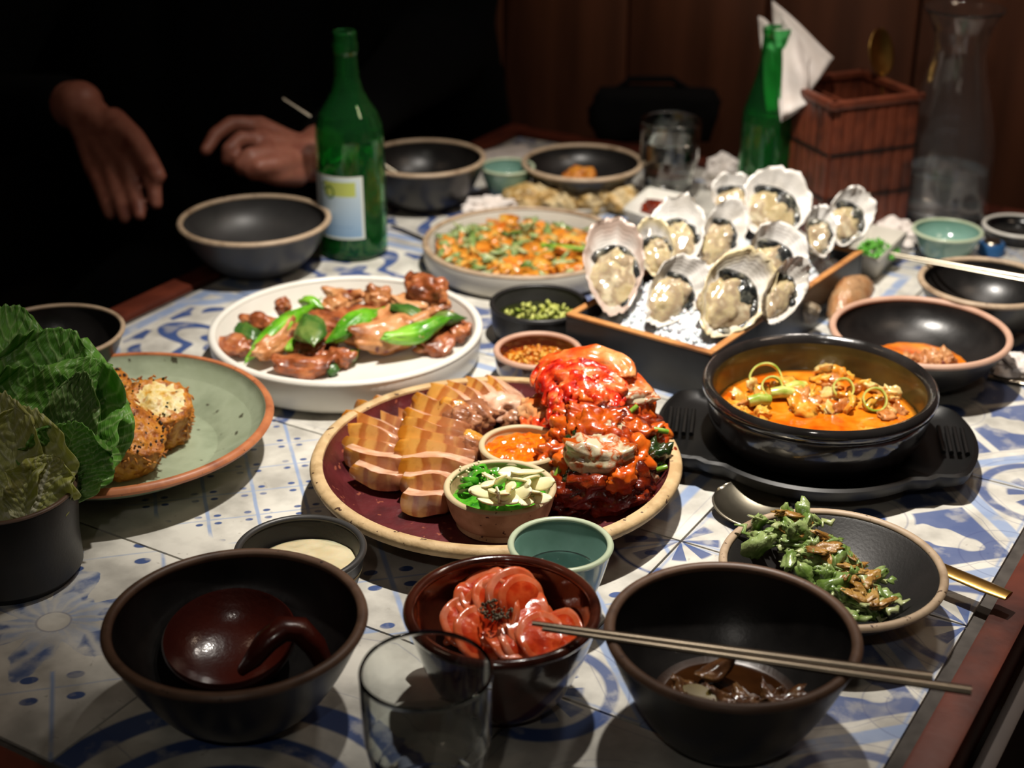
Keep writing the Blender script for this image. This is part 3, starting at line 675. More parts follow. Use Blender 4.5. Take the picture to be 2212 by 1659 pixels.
# tumbler (front)
def tumbler(label, px, py, w, h, water=None):
    c, r = rimat(px, py, w, h); o = thing('tumbler', label, 'glass', c)
    t = .0018; rb = r*.84; zb = .013
    P = [(0, .004), (rb*.6, .003), (rb*.85, 0), (rb*.95, .001), (rb, .005), (rb*.985, .022), (rb*1.01, .030), (rb*1.07, .036), (r*.965, .048), (r*.99, h*.8), (r, h-.001), (r-t*.5, h+.001), (r-t, h-.001), (r*.99-t, h*.8), (r*.965-t, .048), (rb*1.05-t, .037), (rb*.97-t, .029), (rb*.93-t, .021), (rb*.75, zb+.002), (rb*.4, zb), (0, zb)]
    obj('cup', lathe(dens(P), 96, sharp=0), M['glass'], o)
    if water:
        W_ = [(0, zb+.0002), (rb*.4, zb+.0002), (rb*.74, zb+.0022), (rb*.93-t-.0002, .0212), (rb*.97-t-.0002, .029), (rb*1.05-t-.0002, .037), (r*.965-t-.0002, .048), (r*.99-t-.0002, water), (0, water)]
        obj('water', lathe(W_, 72), M['water'], o)
    return o
tumbler('empty clear glass tumbler at the front edge of the table', 920, 1446, 292, .088)
tumbler('clear glass tumbler of water behind the oyster tray', 1450, 258, 132, .088, .066)
# bottles
def bottle(label, px, py, lev, capped, lab):
    c = at(px, py); o = thing('green_bottle', label, 'bottle', (c.x, c.y, 0)); r = .0325
    if not lab: o.scale = (.9, .9, .9)
    prof = [(r*.5, .004), (r*.9, 0), (r, .004), (r, .118), (r*.97, .127), (r*.84, .139), (r*.62, .150), (.0150, .160), (.0122, .172), (.0108, .194), (.0122, .197), (.0122, .204), (.0112, .206), (.0112, .214), (.0100, .2155)] if lab else [(r*.5, .004), (r*.9, 0), (r, .004), (r, .112), (r*.97, .121), (r*.82, .139), (r*.62, .160), (.0165, .180), (.0150, .205), (.0150, .208), (.0160, .210), (.0160, .2155)]
    t = .0022
    inn = [(max(a-t, .006), max(z, .006)) for a, z in prof][::-1]
    obj('glass_body', lathe(dens([(0, .006)]+prof+inn+[(0, .009)]), 72, sharp=0), M['greenglass'], o)
    lv = [(0, .0093), (r-t-.0004, .0093)]+[(a-t-.0004, z) for a, z in prof[3:] if z < lev]
    rr_ = r-t-.0004 if lev < .112 else r*.9-t
    obj('spirit', lathe(lv+[(lv[-1][0] if lev < .13 else lv[-1][0]*.97, lev), (0, lev)], 64), M['soju'], o)
    if lab:
        m, nt, b = newmat('bottle_label'); E.nt = nt
        uv = nt.nodes.new('ShaderNodeUVMap'); sx = nt.nodes.new('ShaderNodeSeparateXYZ'); nt.links.new(uv.outputs[0], sx.inputs[0]); u, v = E(sx.outputs[0]), E(sx.outputs[1])
        bord = emax(emax(lt(u, .04), lt(.96, u)), emax(lt(v, .04), lt(.96, v)))
        c_ = rgbmix(nt, v, lin('7fa3c4'), lin('cfdde0'))
        c_ = rgbmix(nt, emin(emin(lt(.42, u), lt(u, .9)), emin(lt(.68, v), lt(v, .92))), c_, lin('b9c463'))
        ringm = band(hyp((u-.52)*1.4, (v-.74)), .09, .025, 60); ringm = emax(ringm, band(hyp((u-.40)*1.4, (v-.82)), .05, .02, 60))
        c_ = rgbmix(nt, ringm, c_, lin('3f6a2c')); 
        c_ = rgbmix(nt, emin(band(v, .2, .012), emin(lt(.2, u), lt(u, .85)))*.5, c_, lin('5a7fb0'))
        c_ = rgbmix(nt, bord, c_, lin('d6dcd2')); nt.links.new(c_, b.inputs['Base Color']); setb(b, Roughness=.5)
        a0, a1 = R(-90-95), R(-90+25)
        obj('label', sheet(lambda i, j: Vector(((r+.0006)*cos(a0+(a1-a0)*i), (r+.0006)*sin(a0+(a1-a0)*i), .024+.062*j)), 40, 6), m, o)
        obj('back_label', sheet(lambda i, j: Vector(((r+.0006)*cos(R(2)+R(70)*i), (r+.0006)*sin(R(2)+R(70)*i), .024+.062*j)), 20, 4), M['napkin'], o)
    if capped:
        obj('cap', lathe([(0, .2175), (.0125, .2175), (.0142, .216), (.0145, .206), (.0138, .2055), (.0138, .2155), (0, .2165)], 40), M['greencap'], o)
    return o
M['greencap'] = mat('green_cap_band', ['1c6a2c', '2a8a3c'], 60, .3, metal=.3)
bottle('green glass bottle with a pale blue label standing on the left', 766, 543, .098, False, True)
b_r = bottle('green glass bottle half hidden behind the oysters', 1650, 462, .122, False, False)
obj('label_edge', sheet(lambda i, j: Vector((.0332*cos(R(-25)+R(70)*i), .0332*sin(R(-25)+R(70)*i), .02+.085*j)), 20, 4), M['greywhite'], b_r)
# carafe
cc = at(2028, 468); ca = thing('carafe', 'tall clear glass water carafe with a flared mouth', 'carafe', (cc.x, cc.y, 0))
rc_ = 100/FPX*dep(at(2028, 468)); t = .003
cprof = [(rc_*.9, 0), (rc_, .004), (rc_*1.0, .07), (rc_*.96, .088), (rc_*.86, .112), (rc_*.70, .145), (rc_*.58, .172), (rc_*.54, .190), (rc_*.60, .210), (rc_*.78, .228), (rc_*.82, .231)]
cprof = [(a, z*.926) for a, z in cprof]; cin = [(a-t, max(z, .008)) for a, z in cprof][::-1]
obj('glass_body', lathe(dens([(0, .003)]+cprof+[(rc_*.82-t*.4, .2155)]+cin+[(0, .008)]), 88, sharp=0), M['carafeglass'], ca)
obj('water', lathe([(0, .0083), (rc_*.9-t, .0083), (rc_-t-.0003, .012), (rc_*.99-t-.0006, .052), (0, .052)], 72), M['carafewater'], ca)
# napkin holder
nh_c = at(1815, 492)+Vector((0, .02, 0)); NHR = R(22)
nh = thing('napkin_holder', 'reddish bamboo box of napkins and cutlery by the wall', 'holder', (nh_c.x, nh_c.y, 0), NHR)
sw = .096; hh = .135; ns = 8
for side in range(4):
    a = side*pi/2
    for k in range(ns):
        off = -sw/2+(k+.5)*sw/ns; hb = hh+(.004 if side % 2 else 0)
        x, y = off, -sw/2
        X = x*cos(a)-y*sin(a); Y = x*sin(a)+y*cos(a)
        obj('slat', box(sw/ns-.0008, .005, hh, .0008, cz=hh/2), M['bamboo'], nh, (X, Y, 0), (0, 0, a))
    for z in (.045, .09): obj('binding', box(sw+.004, .0012, .0016, cz=z), M['trivet'], nh, ((sw/2+.0033)*sin(a), -(sw/2+.0033)*cos(a), 0), (0, 0, a))
    obj('top_rail', box(sw+.012, .009, .008, .002, cz=hh+.003), M['bamboo'], nh, ((sw/2)*sin(a), -(sw/2)*cos(a), 0), (0, 0, a))
obj('divider', box(.004, sw-.008, hh-.01, .0005, cz=hh/2), M['bamboo'], nh, (-.012, 0, 0)); obj('bottom', box(sw-.006, sw-.006, .004, cz=.002), M['bamboo'], nh)
def napkin(label, pts_px, t, dt, th=.0012):
    # folded square standing on edge: quadrilateral with soft waves
    ps = [pt(a, b_, t+dt*i) for i, (a, b_) in enumerate(pts_px)]
    def f(u, v):
        p = (ps[0]*(1-u)+ps[1]*u)*(1-v)+(ps[3]*(1-u)+ps[2]*u)*v
        return p+FW*(.004*sin(u*5+v*3)+.003*sin(v*9))
    o = obj('paper_napkin', sheet(f, 16, 16, th), M['napkin'])
    c = sum((v.co for v in o.data.vertices), Vector())/len(o.data.vertices)
    for v in o.data.vertices: v.co -= c
    o.location = c; return tag(o, label, 'napkin')
tt = dep(Vector((nh_c.x, nh_c.y, .1)))
napkin('large white paper napkin pointing up from the bamboo box', [(1690, 262), (1728, 232), (1803, 122), (1668, 0)], tt-.02, .004, .0022)
napkin('second white napkin folded in front within the bamboo box', [(1692, 250), (1742, 225), (1752, 120), (1690, 30)], tt-.032, .003, .0018)
napkin('small white napkin tip leaning left behind the green bottle', [(1660, 240), (1700, 235), (1678, 60), (1638, 34)], tt-.006, .003, .0016)
# spoon standing in the holder
so = thing('table_spoon', 'pale metal spoon standing bowl-up in the bamboo box', 'spoon', pt(1905, 300, tt+.01)); 
def spoonbowl(L_, w_, d_):
    def f(u, v):
        x = (u-.5)*L_; wv = w_*sqrt(max(0, 1-(2*u-1)**2))*(1+.15*(1-u)); y = (v-.5)*wv
        q = max(0, 1-(2*u-1)**2)*max(0, 1-(2*v-1)**2); return Vector((x, y, -d_*q))
    return sheet(f, 20, 14, .0008)
sb = obj('bowl', spoonbowl(.048, .036, .006), M['brass'], so); frame(sb, UP*.088, UP, -FW+RI*.8)
obj('handle', tube([UP*(-.03), UP*.0, UP*.04, UP*.066], [.003, .0022, .002, .003], 8, flat=.5), M['brass'], so)

# cutlery
def stick(name, label, p0, p1, r0, r1, m, flat=.6, group=None, cat='chopstick', n=6):
    p0, p1 = Vector(p0), Vector(p1); o = obj(name, tube([(p1-p0)*(k/n) for k in range(n+1)], [r0+(r1-r0)*k/n for k in range(n+1)], 12, flat=flat), m, loc=p0)
    return tag(o, label, cat, group)
stick('chopstick', 'upper of the two metal chopsticks lying across the right front bowl', at(1150, 1346, .0705), at(2015, 1462, .0705), .0018, .0031, M['darksteel'])
stick('chopstick', 'lower of the two metal chopsticks lying across the right front bowl', at(1172, 1358, .0705), at(2098, 1492, .0705), .0018, .0034, M['darksteel'])
stick('chopstick', 'pale chopstick across the bowl at the right edge', at(1924, 546, .052), at(2300, 612, .052), .0018, .0032, M['steel'])
stick('chopstick', 'second pale chopstick across the bowl at the right edge', at(1932, 553, .052), at(2300, 622, .052), .0018, .0032, M['steel'])
stick('chopstick', 'thin metal chopstick leaning up from the bowl behind the labelled bottle', cA+Vector((.0, -.01, .02)), pt(612, 213, 1.60), .0017, .0028, M['steel'])
stick('chopstick', 'dark chopstick lying on the tiles right of the labelled bottle', at(846, 486, .003), at(925, 520, .003), .0015, .002, M['darksteel'])
stick('spoon_handle', 'metal handle end lying on the tiles at the right edge', at(2135, 812, .003), at(2290, 838, .003), .004, .005, M['steel'], .3, cat='cutlery')
spn = thing('gold_spoon', 'brass coloured spoon resting behind the bowl of greens', 'spoon', at(1600, 1095, .003))
s0 = at(1600, 1092, .003); s1 = at(2178, 1284, .016)
sb = obj('bowl', spoonbowl(.058, .044, .007), M['steel'], spn); frame(sb, (s1-s0).normalized()*.010+Vector((0, 0, .005)), s1-s0, (0, -.15, 1))
v_ = s1-s0
obj('handle', tube([v_*.13+Vector((0, 0, .004)), v_*.2+Vector((0, 0, .004)), v_*.5+Vector((0, 0, .005)), v_*.75+Vector((0, 0, .004)), v_*.92+Vector((0, 0, .001)), v_], [.003, .0028, .0038, .0062, .0066, .0055], 16, flat=.28), M['brass'], spn)
# small square dishes
def sqdish(label, corners_px, h, m):
    ps = [at(a, b_, h) for a, b_ in corners_px]; c = sum(ps, Vector())/4; c.z = 0
    o = thing('square_dish', label, 'dish', c); loc = [p-c for p in ps]
    vs, fs = [], []
    for k, z in ((.72, 0), (.98, h*.8), (1, h), (.93, h), (.7, .006)):
        for p in loc: vs.append((p.x*k, p.y*k, z))
    for q in range(4):
        for i in range(4): j = (i+1) % 4; fs.append((q*4+i, q*4+j, q*4+4+j, q*4+4+i))
    fs += [(3, 2, 1, 0), (16, 17, 18, 19)]
    me = mesh('sq', vs, fs, smooth=False); bm = bmesh.new(); bm.from_mesh(me); bmesh.ops.recalc_face_normals(bm, faces=bm.faces[:]); bmesh.ops.bevel(bm, geom=bm.edges[:], offset=.0012, segments=2, affect='EDGES'); bm.to_mesh(me); bm.free(); me.shade_smooth()
    obj('body', me, m, o); return o, c
_, q1 = sqdish('small white square dish of red sauce behind the pancake', [(1345, 448), (1440, 478), (1490, 420), (1400, 402)], .022, M['white'])
_, q2 = sqdish('small pale square dish of chopped green peppers right of the oysters', [(1828, 542), (1898, 560), (1962, 500), (1880, 482)], .026, M['greywhite'])
tag(obj('red_relish', blob(.016, .012, .008, .35, 2, 3, 4), M['redpaste'], loc=q1+Vector((.0, .0, .016))), 'red relish in the small white square dish', 'sauce', kind='stuff')
def scatter(n, f, mis=1): return [f(k) for k in range(n)]
rr = random.Random(9)
cub = blob(1, 1, 1, .3, 1.4, 2, 1, square=.6)
def pile(n, rad, hgt, size, seed, elong=1., cone=1.):
    g = random.Random(seed); out = []
    for _ in range(n):
        a = g.random()*2*pi; q = sqrt(g.random())*rad; z = g.random()*hgt*(1-cone*q/rad)
        s = size*g.uniform(.6, 1.3)
        out.append((cub, MX((q*cos(a), q*sin(a), z+s*.5), (g.random()*6, g.random()*6, g.random()*6), (s*elong, s, s*.7)), 0))
    return join(out)
tag(obj('chopped_green_pepper', pile(120, .022, .016, .0026, 3), M['chili'], loc=q2+Vector((0, .0, .014))), 'chopped green peppers heaped in the pale square dish', 'vegetables', kind='stuff')
lid = thing('bottle_lid', 'small blue lid beside the green cup at the right', 'lid', at(2140, 548)); obj('cap', lathe([(0, .012), (.011, .012), (.0125, .010), (.013, 0), (.011, 0), (.011, .009), (0, .010)], 40), M['bluecap'], lid)
obj('top_disc', lathe([(0, .0135), (.008, .0135), (.009, .0122), (0, .0122)], 30), M['steel'], lid)
# sauces
tag(obj('scallion_soy', disc(rF*.93, 0, 48, 6), M['soygreen'], loc=cF+Vector((0, 0, .018))), 'soy sauce in the dark ramekin', 'sauce', kind='stuff')
tag(obj('chopped_scallion', pile(90, rF*.7, .004, .0019, 5, 1.5, .7), M['scallion'], loc=cF+Vector((0, 0, .018))), 'chopped scallion floating in the dark ramekin', 'vegetables', kind='stuff')
tag(obj('chili_soy', disc(rG*.9, 0, 48, 14, .0016, 260, 4), M['chilioil'], loc=cG+Vector((0, 0, .017))), 'red chili soy in the small brown dish', 'sauce', kind='stuff')
tag(obj('chili_flakes', pile(150, rG*.7, .004, .0017, 6, 1, .6), M['soupveg'], loc=cG+Vector((0, 0, .017))), 'yellow pepper seeds in the small brown dish', 'seasoning', kind='stuff')

# ------------------------------------------------------------------ stew in the stone pot
pot_in = pc+Vector((0, 0, .0170))
zs = .0195
tag(obj('stew_broth', disc(prr*.855, 0, 72, 14, .0012, 60, 3), M['broth'], loc=pot_in+Vector((0, 0, zs))), 'orange stew broth in the stone pot', 'stew', kind='stuff')
g = random.Random(12); parts = []
chunk = [blob(1, .85, .42, .55, 1.9, s, 3, square=.5) for s in range(4)]
for _ in range(105):
    a = g.uniform(0, 2*pi); q = sqrt(g.random())*prr*.8; x, y = q*cos(a), q*sin(a)
    if y < -.05*prr and abs(x-.012) < .045 and g.random() < .85: continue
    s = g.uniform(.004, .0095); parts.append((g.choice(chunk), MX((x, y, zs+g.uniform(-.001, .003)+.005*max(0, y/prr)), (g.gauss(0, .6), g.gauss(0, .6), g.random()*6), s), g.choice((0, 0, 1, 2))))
tag(obj('stew_vegetables', join(parts), [M['soupveg'], M['onionbit'], M['stewmeat']], loc=pot_in), 'onion and meat bits floating in the stone pot stew', 'vegetables', kind='stuff')
def ringmesh(r, tk, wd, seg=36): return lathe([(r-tk, -wd), (r, -wd), (r+.0003, 0), (r, wd), (r-tk, wd), (r-tk-.0003, 0), (r-tk, -wd)], seg, wob=.08)
for (px, py, r_, lab) in ((1655, 806, .0125, 'thin pale green onion ring standing up in the stew'), (1668, 822, .008, 'small green onion ring at the left of the stew'), (1822, 826, .008, 'onion ring at the back of the stew'), (1890, 850, .009, 'pale onion ring at the right of the stew')):
    o = obj('onion_ring', ringmesh(r_, .0012, .0022), M['scallion']); frame(o, at(px, py+14, .044), RI, UP*.3-FW); tag(o, lab, 'onion', 'onion rings in the stone pot')
for k, (px, py, lab) in enumerate(((1718, 838, 'short green scallion piece in the middle of the stew'), (1640, 866, 'yellow green scallion piece at the left edge of the stew'), (1690, 850, 'pale scallion piece leaning on the onion ring'))):
    o = obj('scallion_piece', tube([(-.008, 0, 0), (0, 0, .0015), (.008, 0, 0)], [.004, .0045, .004], 12), M['scallion']); frame(o, at(px, py, .042), RI*.7+UP*(.6-k*.3), (0, 0, 1)); tag(o, lab, 'scallion', 'scallion pieces in the stone pot')
# soup bowl right, bowl behind, far bowls
tag(obj('soup_leftover', disc(rC*.62, 0, 48, 8, .0008, 80, 2), M['broth'], loc=cC+Vector((0, 0, .015))), 'orange soup left in the rosy rimmed bowl', 'soup', kind='stuff')
tag(obj('soup_meat', join([(chunk[k % 4], MX((g.gauss(.006, .010), g.gauss(-.006, .006), .015+abs(g.gauss(0, .003))), (g.random()*6, g.random()*6, 0), g.uniform(.004, .008)), 0) for k in range(40)]), M['pork'], loc=cC), 'shreds of meat in the rosy rimmed bowl', 'meat', kind='stuff')
tag(obj('fried_morsel', blob(.019, .014, .016, .35, 1.5, 5, 4, fine=.04), M['crumb'], loc=cB+Vector((-.004, -.012, .022))), 'brown fried morsel in the far black bowl', 'food')
tag(obj('food_scrap', blob(.014, .009, .006, .35, 1.5, 8, 3), M['soupveg'], loc=cA+Vector((.035, -.008, .022))), 'small leftover scrap in the bowl behind the labelled bottle', 'food')

# ------------------------------------------------------------------ front right stew
tag(obj('brown_broth', disc(inner_r(r2, .067, .4*r2, .55, .0048, .0235)-.0003, 0, 60, 6), M['darkbroth'], loc=c2+Vector((0, 0, .0235))), 'thin brown broth in the right front bowl', 'broth', kind='stuff')
g = random.Random(7)
for k in range(16):
    a = g.uniform(0, 2*pi); q = sqrt(g.random())*.029; x, y = q*cos(a)*1.25+.003, q*sin(a)*.8-.010
    me = blob(g.uniform(.007, .012), g.uniform(.004, .007), .0028, .5, 1.8, k, 3, bend=.5)
    tag(obj('meat_shred', me, M['darkmeat'], loc=c2+Vector((x, y, .0245+g.uniform(0, .003))), rot=(g.uniform(-.4, .4), g.uniform(-.4, .4), g.random()*6)), 'brown braised meat shred soaking in the right front bowl', 'meat', 'meat shreds in the right front bowl')
tag(obj('radish_round', lathe([(0, 0), (.0115, 0), (.0125, .001), (.0115, .0022), (0, .0018)], 36, wob=.05), mat('soaked_radish', ['5a4a18', '7a6a2c'], 60, .2, coat=.8), loc=c2+Vector((-.018, -.010, .0285)), rot=(.25, .15, 0)), 'round olive radish slice in the right front bowl', 'radish')
for k in range(5):
    a = .3+k; o = obj('sprout_bit', tube([(.006*cos(t_), .006*sin(t_)*.7, 0) for t_ in (0, .5, 1.0, 1.5)], .0006, 6), M['garlic'], loc=c2+Vector((-.02+.011*k, -.018+.003*(k % 2), .0300)), rot=(0, 0, a)); tag(o, 'thin white sprout curl in the right front bowl', 'sprout', 'sprout bits in the right front bowl')
tag(obj('onion_petal', blob(.012, .006, .003, .3, 1.4, 31, 3, bend=.6), M['darkmeat'], loc=c2+Vector((-.004, .018, .029)), rot=(.2, -.3, .5)), 'brown onion petal rising at the back of the right front bowl', 'onion')

# ------------------------------------------------------------------ tomato slices
def tomato(r, seed):
    m1 = lathe([(0, -.0012), (r*.55, -.0014), (r*.9, -.0012), (r, -.0006), (r*1.01, 0), (r, .0008), (r*.9, .0014), (r*.75, .0006), (r*.55, .0014), (0, .0012)], 40, wob=.12, sharp=0, mi=[0, 0, 1, 1, 1, 1, 1, 0, 0])
    for v in m1.vertices: v.co.z += .0035*fbm(Vector((v.co.x*55, v.co.y*55, seed*3.)), 2)
    return m1
TL = [(958, 1335, .030, 'slice at the left end'), (985, 1318, .033, 'left slice lying under the pepper'), (1010, 1345, .034, 'front left slice'), (1040, 1368, .034, 'front slice near the tumbler'), (1075, 1340, .037, 'middle slice'), (1110, 1375, .034, 'front middle slice'), (1150, 1350, .036, 'right middle slice'),
      (1175, 1378, .034, 'front right slice'), (1205, 1372, .032, 'slice at the right end'), (1045, 1300, .040, 'back slice on the left'), (1085, 1298, .042, 'back slice in the centre'), (1120, 1318, .041, 'back slice on the right'), (1060, 1322, .041, 'top slice under the cracked pepper'), (1135, 1385, .031, 'low slice at the front')]
g = random.Random(3)
for k, (px, py, z, lab) in enumerate(TL):
    o = obj('tomato_slice', tomato(g.uniform(.0155, .0185), k), [M['tomato'], M['tomatoskin']]); p = at(px, py, z+.005)
    frame(o, p, RI, Vector((g.uniform(-.5, .5), g.uniform(-.9, -.2), 1))); tag(o, 'red tomato '+lab+' of the glossy brown bowl', 'tomato', 'tomato slices in the brown bowl')
for (px, py, z, xa, za, lab) in ((1055, 1285, .046, RI, -FW+UP*.8, 'leaning tomato slice at the upper left of the heap'), (1112, 1290, .048, RI, -FW*1.2+UP*.4+RI*.3, 'upright oval tomato slice on top of the heap'), (1130, 1305, .046, RI, -FW*1.0+UP*.5+RI*.7, 'second upright tomato slice right behind the top one')):
    o = obj('tomato_slice', tomato(.0165, px), [M['tomato'], M['tomatoskin']]); frame(o, at(px, py, z+.003), xa, za); tag(o, lab, 'tomato', 'tomato slices in the brown bowl')
tag(obj('cracked_pepper', pile(80, .009, .003, .0008, 8, 1.6, .3), M['pepperflake'], loc=at(1072, 1322, .0505), rot=(.15, .1, -.5)), 'cracked black pepper sprinkled on the tomatoes', 'pepper', kind='stuff')

# ------------------------------------------------------------------ pork slices on the platter
def slice_mesh(L_, dpt, tk, seed, taper=.12):
    nx, ny, nz_ = 12, 4, 4; vs, idx = [], {}
    bm = bmesh.new()
    bmesh.ops.create_cube(bm, size=1); bmesh.ops.subdivide_edges(bm, edges=bm.edges[:], cuts=5, use_grid_fill=True)
    for f in bm.faces: f.material_index = 1 if f.normal.z > .5 else 0
    for v in bm.verts:
        x, y, z = v.co*2
        m_ = max(abs(x), abs(y), abs(z)); q = sqrt(abs(x)**6+abs(y)**6+abs(z)**6)**(1/3) if 0 else 1
        # round corners
        rx = x*(1-.10*(y*y)*(z*z)); ry = y*(1-.10*(x**4)); 
        X = rx*L_/2; Y = ry*dpt/2*(1-taper*max(0, x)); Z = z*tk/2*(1-.15*x*x)*(1-.2*taper*x)
        n = Vector((X*60+seed*3, Y*60, Z*60)); X += .0022*noise.noise(n); Y += .0022*noise.noise(n+Vector((9, 0, 0))); Z += .0018*noise.noise(n+Vector((0, 9, 0)))
        Z += -.0016*cos(X/L_*5+seed)
        v.co = Vector((X, Y, Z))
    me = bpy.data.meshes.new('slice'); bm.to_mesh(me); bm.free(); me.shade_smooth(); me.set_sharp_from_angle(angle=R(75)); return me
def pork_slice(pl, pr_, z, tilt, label, group, dpt=.034, tk=.013, seed=0):
    A, B = at(pl[0], pl[1], z), at(pr_[0], pr_[1], z); L_ = (B-A).length; mid = (A+B)/2
    xa = (B-A).normalized(); ya = Vector((0, 0, 1)).cross(xa).normalized()      # away from the camera
    za = (Vector((0, 0, 1))*cos(tilt)+ya*sin(tilt)).normalized(); yd = za.cross(xa)
    o = obj('pork_slice', slice_mesh(L_, dpt, tk, seed), [M['slice'], M['slicetop']])
    o.scale = (1, 1, 1); frame(o, mid+yd*dpt/2, xa, za)
    # scale the colour bands with the slice through the mesh itself
    return tag(o, label, 'meat', group)
LS = [((752, 1018), (856, 1050), .022), ((740, 983), (856, 1015), .025), ((738, 953), (850, 985), .027), ((736, 925), (852, 958), .028), ((737, 902), (858, 938), .028), ((762, 880), (866, 918), .024), ((800, 868), (882, 906), .022), ((838, 856), (908, 896), .022), ((878, 846), (946, 886), .023)]
names = ['frontmost', 'second from the front', 'third from the front', 'fourth from the front', 'fifth from the front', 'sixth from the front', 'seventh from the front', 'eighth from the front', 'farthest']
for k in range(len(LS)-1, -1, -1):
    a, b_, z = LS[k]; pork_slice(a, b_, z, R(34 if k > 1 else 16), 'layered pork belly slice, %s in the left fan on the platter' % names[k], 'pork slices in the left fan', dpt=.034 if k < 4 else .018, seed=k)
RS = [((862, 1082), (962, 1100), .022), ((862, 1040), (966, 1056), .026), ((858, 1008), (1012, 1020), .030), ((850, 968), (1022, 984), .033), ((855, 940), (1010, 958), .035), ((862, 916), (998, 942), .036), ((868, 892), (990, 932), .036), ((888, 856), (1000, 915), .034), ((915, 830), (1010, 888), .033)]
for k in range(len(RS)-1, -1, -1):
    a, b_, z = RS[k]; pork_slice(a, b_, z, R(34 if k > 2 else 16), 'layered pork belly slice, %s in the middle fan on the platter' % names[k], 'pork slices in the middle fan', dpt=.036, tk=.0135, seed=20+k)
TS = [((955, 826), (1026, 872), .032), ((996, 820), (1062, 868), .032), ((1040, 818), (1104, 866), .031), ((1062, 846), (1128, 890), .03)]
for k, (a, b_, z) in enumerate(TS): pork_slice(a, b_, z, R(32), 'layered pork belly slice, %s along the back of the platter' % ['first from the left', 'second from the left', 'third from the left', 'last before the kimchi'][k], 'pork slices along the back', dpt=.020, tk=.011, seed=40+k)
for k, (px, py, z, s, m, lab) in enumerate(((1000, 905, .040, (.013, .009, .008), 'meatfibre', 'curled brown meat end above the middle fan'), (1030, 893, .036, (.016, .011, .008), 'meatfibre', 'lean brown meat lump left of the kimchi'), (1085, 880, .032, (.018, .013, .009), 'slicetop', 'pinkish meat slice left of the kimchi'), (1012, 948, .036, (.010, .007, .006), 'jelly', 'amber jellied fat blob at the end of the middle fan'),
        (1012, 970, .032, (.012, .008, .009), 'meatfibre', 'frayed meat end beside the orange sauce cup'), (985, 885, .040, (.014, .008, .007), 'slice', 'small folded pork piece on the middle fan'), (1110, 905, .026, (.012, .010, .008), 'meatfibre', 'shadowed lean meat piece by the kimchi'))):
    tag(obj('meat_piece', blob(*s, .35, 1.7, k+3, 4, fine=.05), M[m], loc=at(px, py, z-.006), rot=(.2, .1, -.4)), lab, 'meat')
# two little cups on the platter
zp = zm+.0005
def cup(label, px, py, w, h, body, rim, z0):
    p = at(px, py, z0+h); r = w/2/FPX*dep(p); c = Vector((p.x, p.y, z0)); o = thing('condiment_cup', label, 'cup', c)
    obj('body', lathe(bowl_prof(r, h, r*.80, .5, .0035), 72), body, o); obj('rim', lathe(torus_prof(r-.0018, h, .0022, .0018), 72), rim, o)
    return c, r
cu1, ru1 = cup('small cream clay cup of orange dipping sauce on the platter', 1128, 962, 186, .024, M['cream_clay'], M['cream_clay'], zp)
cu2, ru2 = cup('small tan clay cup of garlic and green chili on the platter', 1080, 1052, 242, .025, M['tan'], M['cream_clay'], zp)
tag(obj('orange_sauce', disc(ru1*.92, 0, 60, 18, .0022, 170, 2), M['ssam'], loc=cu1+Vector((0, 0, .0205))), 'chunky orange dipping sauce in the cream cup', 'sauce', kind='stuff')
tag(obj('chili_bed', disc(ru2*.9, 0, 48, 10, .002, 150, 2, .002), M['chili'], loc=cu2+Vector((0, 0, .016))), 'bed of chopped green chili under the garlic', 'vegetables', kind='stuff')
g = random.Random(21)
def gslice(L_, w_, seed):
    def f(u, v):
        x = (u-.5)*L_; wd = w_*(sin(pi*min(1, u*1.05+.0))**.55)*(1-.25*u); y = (v-.5)*wd
        return Vector((x, y, .0022*cos(u*3.2-1.6+seed)*(.5)+.0010*cos(v*3-1.5)))
    return sheet(f, 14, 8, .0013)
GS = [gslice(g.uniform(.020, .027), g.uniform(.009, .013), k) for k in range(5)]
spots = [(1060, 1050, .048, 1.0, .3), (1050, 1070, .046, .4, .5), (1085, 1040, .050, 1.3, .8), (1075, 1065, .049, 2.2, .4), (1100, 1055, .050, 1.7, .7), (1120, 1045, .050, 2.4, .6), (1135, 1055, .049, 1.9, .9), (1150, 1065, .047, 2.0, .4), (1165, 1050, .048, 2.6, .7), (1115, 1078, .045, .2, .3), (1095, 1085, .044, 2.9, .2), (1140, 1085, .044, 1.2, .2), (1065, 1088, .043, .1, .2),
         (1040, 1062, .045, .9, .4), (1160, 1080, .044, 2.5, .5), (1108, 1028, .053, .35, .3), (1140, 1025, .054, .45, .2), (1078, 1075, .050, 1.4, 1.3), (1125, 1068, .049, 2.2, .8), (1100, 1072, .047, .8, .4), (1148, 1040, .050, .9, .6), (1055, 1035, .047, 1.8, .5)]
for k, (px, py, z, yaw, til) in enumerate(spots):
    o = obj('garlic_slice', GS[k % 5], M['garlic'], loc=at(px, py-6, z+.000), rot=(til*(1 if k % 2 else -1), til*.5, yaw)); tag(o, 'pale sliced garlic piece heaped in the tan clay cup on the platter', 'garlic', 'garlic slices in the tan cup')
for k in range(13):
    a = g.uniform(1.8, 4.0); q = ru2*g.uniform(.25, .8); me = lathe([(.0042, -.001), (.0062, -.0012), (.0066, 0), (.0062, .0012), (.0042, .001), (.0042, -.001)], 20, wob=.25)
    o = obj('chili_ring', me, M['chili'], loc=cu2+Vector((q*cos(a), abs(q*sin(a))*.8+.004, .022+g.uniform(0, .004))), rot=(g.uniform(-.9, .9), g.uniform(-.9, .9), 0)); tag(o, 'bright green chili ring at the left of the garlic cup', 'chili', 'chili rings in the tan cup')
